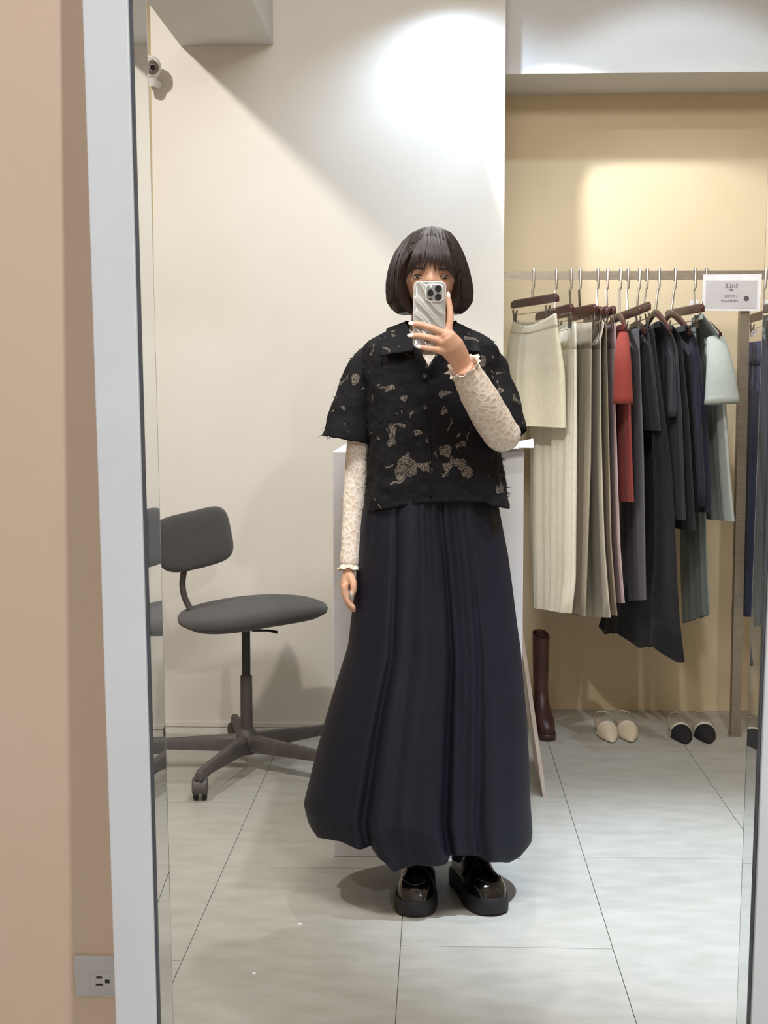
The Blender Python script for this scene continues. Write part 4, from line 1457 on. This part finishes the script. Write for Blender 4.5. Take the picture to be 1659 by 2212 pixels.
at_ = blouse.data.attributes.new('openwork', 'FLOAT', 'POINT')
vals = []
for ((x, y), front) in pxs:
    f_ = -0.03
    if front:
        for cx_, cy_, r_2 in OPEN:
            f_ += 0.24 * math.exp(-((x - cx_) ** 2 + (y - cy_) ** 2) / (r_2 * r_2))
    vals.append(min(f_, 0.24))
at_.data.foreach_set('value', vals)
md = blouse.modifiers.new('cloth', 'SOLIDIFY')
md.thickness = 0.0025
md.offset = 1


def wide_sleeve(path, rad, flat, nm_='sleeve'):
    pts = spline(path, 8)
    n = len(pts)
    rr = np.interp(np.linspace(0, 1, n), np.linspace(0, 1, len(rad)), rad)
    g = G()
    g.tube(pts, list(rr), 64, flat=flat, ref=(1, 0, 0), caps=(False, False))
    for i, v in enumerate(g.v):
        g.v[i] = v + Vector((noise.noise(v * 24), noise.noise(v * 24 + Vector((5, 5, 5))), noise.noise(v * 60) * 0.6)) * 0.0050
    o = g.put(nm_, M['blouse'], blouse, angle=80)
    md = o.modifiers.new('cloth', 'SOLIDIFY')
    md.thickness = 0.0025
    md.offset = 1
    return g


sl1 = wide_sleeve([V(835, 768, 3.468), V(800, 782, 3.468), V(776, 830, 3.470), V(760, 892, 3.470), V(748, 950, 3.468)], [0.026, 0.038, 0.0435, 0.051, 0.0585], 1.0)
sl2 = wide_sleeve([V(1026, 768, 3.466), V(1052, 786, 3.458), V(1066, 838, 3.438), V(1080, 895, 3.408), V(1087, 938, 3.392)], [0.026, 0.040, 0.0480, 0.0535, 0.0530], 1.0)


def flap(q, name):
    rows = []
    for i in range(9):
        row = []
        for j in range(9):
            s, t = i / 8, j / 8
            p = q[0].lerp(q[1], s).lerp(q[3].lerp(q[2], s), t)
            p = p + Vector((0, -0.010 * math.sin(math.pi * t) - 0.004 * math.sin(math.pi * s), 0.002 * noise.noise(p * 60)))
            p.y += 0.003 * noise.noise(p * 30)
            row.append(p)
        rows.append(row)
    patch(rows, 0.004).put(name, M['blouse'], blouse, angle=80)


flap([V(876, 696, 3.415), V(836, 711, 3.448), V(821, 768, 3.352), V(904, 755, 3.336)], 'collar')
flap([V(984, 697, 3.415), V(1020, 714, 3.448), V(1038, 760, 3.352), V(955, 757, 3.336)], 'collar')
# collar round the back of the neck
rows = []
for i in range(5):
    row = []
    for j in range(25):
        a = math.radians(-12 + 204 * j / 24)
        r = 0.060 + 0.010 * (i / 4)
        row.append(V(931, 693 + 5 * i, 3.462) + Vector((r * math.cos(a), r * 0.95 * math.sin(a), 0)))
    rows.append(row)
patch(rows, 0.003).put('collar', M['blouse'], blouse, angle=80)
# front edges of the opening
for a_, b_ in ((V(896, 748, 3.336), V(925, 801, 3.3355)), (V(960, 748, 3.336), V(925.5, 801, 3.3355))):
    ed = [a_.lerp(b_, q_) + Vector((0, -0.004 * math.sin(math.pi * q_), 0)) for q_ in np.linspace(0, 1, 8)]
    G().tube(ed, 0.0062, 10, flat=0.5, ref=(0, 1, 0)).put('front_edge', M['blouse'], blouse, angle=80)
G().tube([V(925, 797, 3.3370), V(926, 900, 3.3330), V(929, 1000, 3.3330), V(931, 1072, 3.3330)], 0.0024, 8).put('placket_edge', M['blouse'], blouse, angle=80)
# buttons and placket
for bx, by2 in ((917.8, 812), (918.6, 880.5), (923.5, 952)):
    c = V(bx, by2, 3.3365)
    bt = G().loft([[c + Vector((r * math.cos(a), -h, r * math.sin(a))) for a in (2 * math.pi * j / 20 for j in range(20))] for r, h in ((0.0052, -0.004), (0.0056, 0.0018), (0.0048, 0.0030), (0.0036, 0.0022), (0.001, 0.0022))])
    bt.put('button', M['button'] if 'button' in M else M.setdefault('button', mat('dark_button', srgb(58, 56, 56), 0.35)), blouse, angle=40)
# frayed petal edges: short loose threads and scraps over the blouse
fr = G()
src = [(bv[q[0]], None) for q in bf[::3]] + [(v, None) for v in sl1.v[::2]] + [(v, None) for v in sl2.v[::2]]
for i in range(1700):
    p = Vector(rnd.choice(src)[0])
    c = Vector((V(931, 900, YB).x, 3.468, p.z + 0.02))
    out = (p - c).normalized()
    d = Vector((rnd.uniform(-1, 1), rnd.uniform(-0.3, 0.1), rnd.uniform(-1, 0.4))).normalized()
    L0, w0 = rnd.uniform(0.004, 0.014), rnd.uniform(0.0008, 0.0030)
    sd = d.cross(out).normalized() * w0
    b0 = p + out * 0.0015
    fr.add([b0 - sd, b0 + sd, b0 + d * L0 + out * rnd.uniform(0.001, 0.006), b0 - sd - out * 0.001, b0 + sd - out * 0.001], [(0, 1, 2), (3, 4, 2), (0, 3, 2), (1, 4, 2)])
fo = fr.put('frayed_threads', M['blouse'], blouse, smooth=False)
fo['kind'] = 'stuff'

# balloon skirt
SK = [(1050, 800, 1070), (1105, 781, 1079), (1196, 773, 1097), (1268, 767, 1107), (1340, 758, 1116), (1395, 752, 1124), (1490, 722, 1133), (1557, 702, 1138), (1625, 684, 1142), (1734, 657, 1146), (1774, 664, 1149), (1793, 672, 1150), (1820, 682, 1147), (1850, 700, 1125), (1884, 730, 1100)]
sy, sl_, sr_ = [r[0] for r in SK], [r[1] for r in SK], [r[2] for r in SK]
HEM = [(657, 1740), (664, 1775), (680, 1808), (736, 1817), (772, 1833), (792, 1832), (798, 1822), (800, 1838), (826, 1860), (840, 1884), (889, 1869), (962, 1868), (966, 1856), (980, 1849), (1034, 1851), (1040, 1858), (1102, 1863), (1120, 1850), (1149, 1818), (1152, 1800)]
YS_ = 3.46
NS, NT = 400, 110
# folds: position at the waist, at the hem, depth, width
FOLD = [(-0.84, -0.78, 0.012, 0.07), (-0.70, -0.64, 0.016, 0.06), (-0.50, -0.44, 0.085, 0.040), (-0.30, -0.20, 0.020, 0.06), (-0.07, -0.05, 0.012, 0.06), (0.15, 0.256, 0.085, 0.034), (0.32, 0.40, 0.060, 0.06), (0.50, 0.53, 0.060, 0.036), (0.72, 0.76, 0.014, 0.07)]


def skirt_pt(u, side, t):
    """u: -1 left .. 1 right, side: -1 front, 1 back, t: 0 waist .. 1 hem"""
    zw = V(930, 1050, YS_).z
    s_ = math.sqrt(max(0, 1 - u * u))
    px_h = 903.5 + 247 * u
    dep = YS_ + side * 0.205 * s_ * (1 if side < 0 else 0.95)
    hyp = interp(px_h, [h[0] for h in HEM], [h[1] for h in HEM]) if side < 0 else interp(u, [-1, 0, 1], [1775, 1800, 1810])
    zh = V(px_h, hyp, dep).z if side < 0 else V(px_h, hyp, YS_).z
    z = zw + (zh - zw) * t
    y = pix((V(930, 1100, YS_).x, YS_, z))[1]
    xl, xr = V(interp(y, sy, sl_), y, YS_).x, V(interp(y, sy, sr_), y, YS_).x
    a = (xr - xl) / 2
    b_ = interp(y, [1050, 1100, 1300, 1500, 1740, 1800, 1890], [0.112, 0.118, 0.145, 0.180, 0.215, 0.213, 0.19]) * (1 if side < 0 else 0.98)
    f = 0.0
    tt = t ** 0.8
    for w0, h0, dp, wd in FOLD:
        c = w0 + (h0 - w0) * t
        wv = wd * (1 + 0.4 * t)
        q = (u - c) / wv
        f -= 1.9 * dp * (0.30 + 0.70 * tt) * math.exp(-q * q) * (1 if side < 0 else 0.6)
        f += dp * 0.35 * tt * math.exp(-((u - c - 2.2 * wv) / (wv * 1.6)) ** 2)
    f += 0.030 * max(0, 1 - t / 0.45) ** 1.5 * math.sin(27 * u + 2.5 * math.sin(6 * u))
    f += 0.022 * tt * noise.noise(Vector((u * 4, side, t * 3))) + 0.005 * tt * noise.noise(Vector((u * 14, side * 2, t * 9)))
    k = 1 + f * (0.35 + 0.65 * s_)
    return Vector(((xl + xr) / 2 + a * u * (1 + f * 0.15), YS_ + side * b_ * s_ * k, z))


rings = []
for i in range(NT + 1):
    t = i / NT
    ring = []
    for j in range(NS):
        a = 2 * math.pi * j / NS
        ring.append(skirt_pt(math.cos(a), -1 if math.sin(a) < 0 else 1, t))
    rings.append(ring)
c0 = sum(rings[-1], Vector()) / NS
for ins, up in ((0.010, -0.003), (0.030, 0.006), (0.060, 0.030)):
    rings.append([p + (Vector((c0.x, c0.y, p.z)) - p).normalized() * ins + Vector((0, 0, up)) for p in rings[NT]])
G().loft(rings, caps=(False, False)).put('balloon_skirt', M['navy_skirt'], person, angle=80)

# black tights and platform shoes
tg_ = G()
for k in (0, 1):
    an = ANK[k] + SHD[k] * 0.205
    tg_.tube([an + Vector((0, 0.012, 0.40)), an + Vector((0, 0.01, 0.26)), an + Vector((0, 0, 0.075))], [0.056, 0.050, 0.040], 20)
tg_.put('tights', M['rubber'], person)


def platform_shoe(toe, d):
    n_ = Vector((d.y, -d.x, 0))
    P = lambda x, y, z: toe + n_ * x + d * y + Vector((0, 0, z))
    hw = lambda y: interp(y, [0, 0.004, 0.014, 0.03, 0.055, 0.09, 0.15, 0.20, 0.25, 0.272, 0.28], [0.004, 0.018, 0.034, 0.0445, 0.0510, 0.0520, 0.0440, 0.0405, 0.037, 0.027, 0.005])
    ys = [0, 0.002, 0.006, 0.014, 0.024, 0.04, 0.06, 0.09, 0.12, 0.15, 0.18, 0.21, 0.24, 0.262, 0.274, 0.28]
    lift = lambda y: 0.006 * max(0, 1 - y / 0.06) ** 2
    outline = [(hw(y), y) for y in ys] + [(-hw(y), y) for y in reversed(ys)]
    cen = 0.13
    rings = []
    for z, k in ((0.0, 0.965), (0.005, 0.99), (0.022, 1.0), (0.034, 0.985), (0.040, 0.95), (0.0405, 0.86)):
        rings.append([P(x * k, cen + (y - cen) * (1 - (1 - k) * 0.5), z + lift(y) * (1 - z / 0.05)) for x, y in outline])
    up = []
    yu = [0.010, 0.014, 0.022, 0.035, 0.055, 0.080, 0.105, 0.130, 0.155, 0.185, 0.215, 0.245, 0.262, 0.268]
    hu = [0.004, 0.016, 0.030, 0.041, 0.047, 0.050, 0.058, 0.072, 0.084, 0.086, 0.082, 0.072, 0.055, 0.01]
    for y, h in zip(yu, hu):
        w_ = max(0.004, hw(y) - 0.0075)
        ring = []
        for j in range(29):
            a = math.pi * j / 28
            w2 = w_ * (1 - 0.28 * math.sin(a) * (h > 0.055))
            zz = 0.038 + h * math.sin(a) ** 0.62
            pt = P(w2 * math.cos(a), y, zz)
            pt.z += 0.0022 * math.sin(y * 190) * math.sin(a) * (0.085 < y < 0.15)
            ring.append(pt)
        up.append(ring)
    uo = G().loft(up, closed=True).put('shoe', M['patent'], person, angle=60)
    G().loft(rings).put('platform_sole', M['rubber'], uo, angle=50)
    # apron seam round the toe cap and a strap across the instep
    sm_ = [P(0.030 * math.cos(a), 0.058 - 0.030 * math.sin(a), 0.038 + interp(0.058 - 0.030 * math.sin(a), yu, hu) * (1 - (0.030 * math.cos(a) / 0.0445) ** 2 * 0.25) + 0.0005) for a in (math.pi * j / 20 for j in range(21))]
    G().tube(sm_, 0.0016, 8).put('toe_seam', M['patent'], uo)
    st = []
    for j in range(17):
        a = math.pi * (0.06 + 0.88 * j / 16)
        w2 = (hw(0.112) - 0.0065) * (1 - 0.28 * math.sin(a))
        st.append([P(w2 * math.cos(a) * 1.02, y, 0.0385 + (interp(y, yu, hu) + 0.0018) * math.sin(a) ** 0.62) for y in (0.098, 0.126)])
    patch(st, 0.003).put('instep_strap', M['patent'], uo, angle=60)


for k in (0, 1):
    platform_shoe(ANK[k], SHD[k])

# ------------------------------------------------------------------ phone
YP = 3.200
pc = V(927.5, 679.5, YP)
sx = 69.5 * YP / F
sz = 0.149
phone = thing('smartphone', 'smartphone in a silver wavy case with three lenses held up by the person', 'phone', pc - Vector((0, 0, sz / 2)))
# the phone faces the lens
fx = Matrix.Rotation(math.atan2(-(pc - EYE).x, (pc - EYE).y), 3, 'Z') @ Matrix.Rotation(math.radians(-4.0), 3, 'X') @ Matrix.Rotation(math.radians(0.8), 3, 'Y')
W = lambda x, y, z: pc + fx @ Vector((x, y, z))
G().rbox(pc + fx @ Vector((0, 0.0055, 0)), (sx, 0.010, sz), 0.0125, rot=fx, n=8).put('case_shell', M['case_rim'], phone, angle=50)
rows = []
for i in range(60):
    row = []
    for j in range(30):
        x, z = (-0.5 + j / 29), (-0.5 + i / 59)
        X_, Z_ = x * (sx - 0.0045), z * (sz - 0.0045)
        # round the corners
        ax, az = abs(X_) - (sx / 2 - 0.0125), abs(Z_) - (sz / 2 - 0.0125)
        if ax > 0 and az > 0:
            r = math.hypot(ax, az)
            if r > 0.0105:
                X_ = math.copysign(sx / 2 - 0.0125 + ax / r * 0.0105, X_)
                Z_ = math.copysign(sz / 2 - 0.0125 + az / r * 0.0105, Z_)
        ph = (Z_ * 1.0 + X_ * 0.75 + 0.012 * math.sin(X_ * 60)) * 175 + 0.9 * math.sin(Z_ * 60)
        wv = 0.0028 * (abs(math.sin(ph / 2)) ** 0.7 - 0.5)
        edge = min(1, (sx / 2 - 0.0022 - abs(X_)) / 0.004, (sz / 2 - 0.0022 - abs(Z_)) / 0.004)
        row.append(W(X_, -0.0008 + wv * max(0, edge), Z_))
    rows.append(row)
patch(rows, 0.001).put('wavy_back', M['case'], phone, angle=80)
toloc = lambda px, py: fx.inverted() @ (V(px, py, YP) - pc)
c = toloc(938.5, 632.5)
G().rbox(W(c.x, -0.0012, c.z), (0.0405, 0.0050, 0.0405), 0.0095, rot=fx, n=6).put('camera_rim', M['case_rim'], phone, angle=50)
pl_ = G().rbox(W(c.x, -0.0030, c.z), (0.0360, 0.0024, 0.0360), 0.0080, rot=fx, n=6).put('camera_plate', M['camera_plate'], phone, angle=50)


def disc(px, py, r, h0, h1, name, mt, par):
    q = toloc(px, py)
    G().loft([[W(q.x + k * r * math.cos(a), -h, q.z + k * r * math.sin(a)) for a in (2 * math.pi * j / 24 for j in range(24))] for k, h in ((1, h0), (1, h1), (0.82, h1 + 0.0003), (0.4, h1 + 0.0002))]).put(name, mt, par, angle=40)


for px, py in ((946.5, 623.5), (930, 632.5), (946.5, 641.5)):
    disc(px, py, 0.0071, 0.0040, 0.0058, 'lens', M['lens'], pl_)
disc(930.5, 619.5, 0.0030, 0.0040, 0.0046, 'flash', M['paper'], pl_)
disc(930, 645.5, 0.0027, 0.0040, 0.0046, 'sensor', M['lens'], pl_)
G().rbox(W(0, 0.0108, 0), (sx - 0.004, 0.0006, sz - 0.004), 0.0110, rot=fx, n=6).put('screen', M['lens'], phone, angle=50)

# ------------------------------------------------------------------ scraps on the floor
for px, py, r, lab in ((648, 1996, 0.0055, 'tiny white scrap on the floor, the one nearer the shoes'), (548, 2103, 0.0045, 'tiny white scrap on the floor, the one nearer the mirror')):
    c = VZ(px, py)
    rg = random.Random(px)
    ks = [rg.uniform(0.6, 1.1) for _ in range(9)]
    g = G().loft([[c + Vector((r * ks[j] * q_ * math.cos(2 * math.pi * j / 9), r * ks[j] * q_ * math.sin(2 * math.pi * j / 9), z)) for j in range(9)] for q_, z in ((1, 0.0), (1.0, 0.0012), (0.5, 0.0022))])
    tag(g.put('paper_scrap', M['paper'], None), lab, 'scrap')
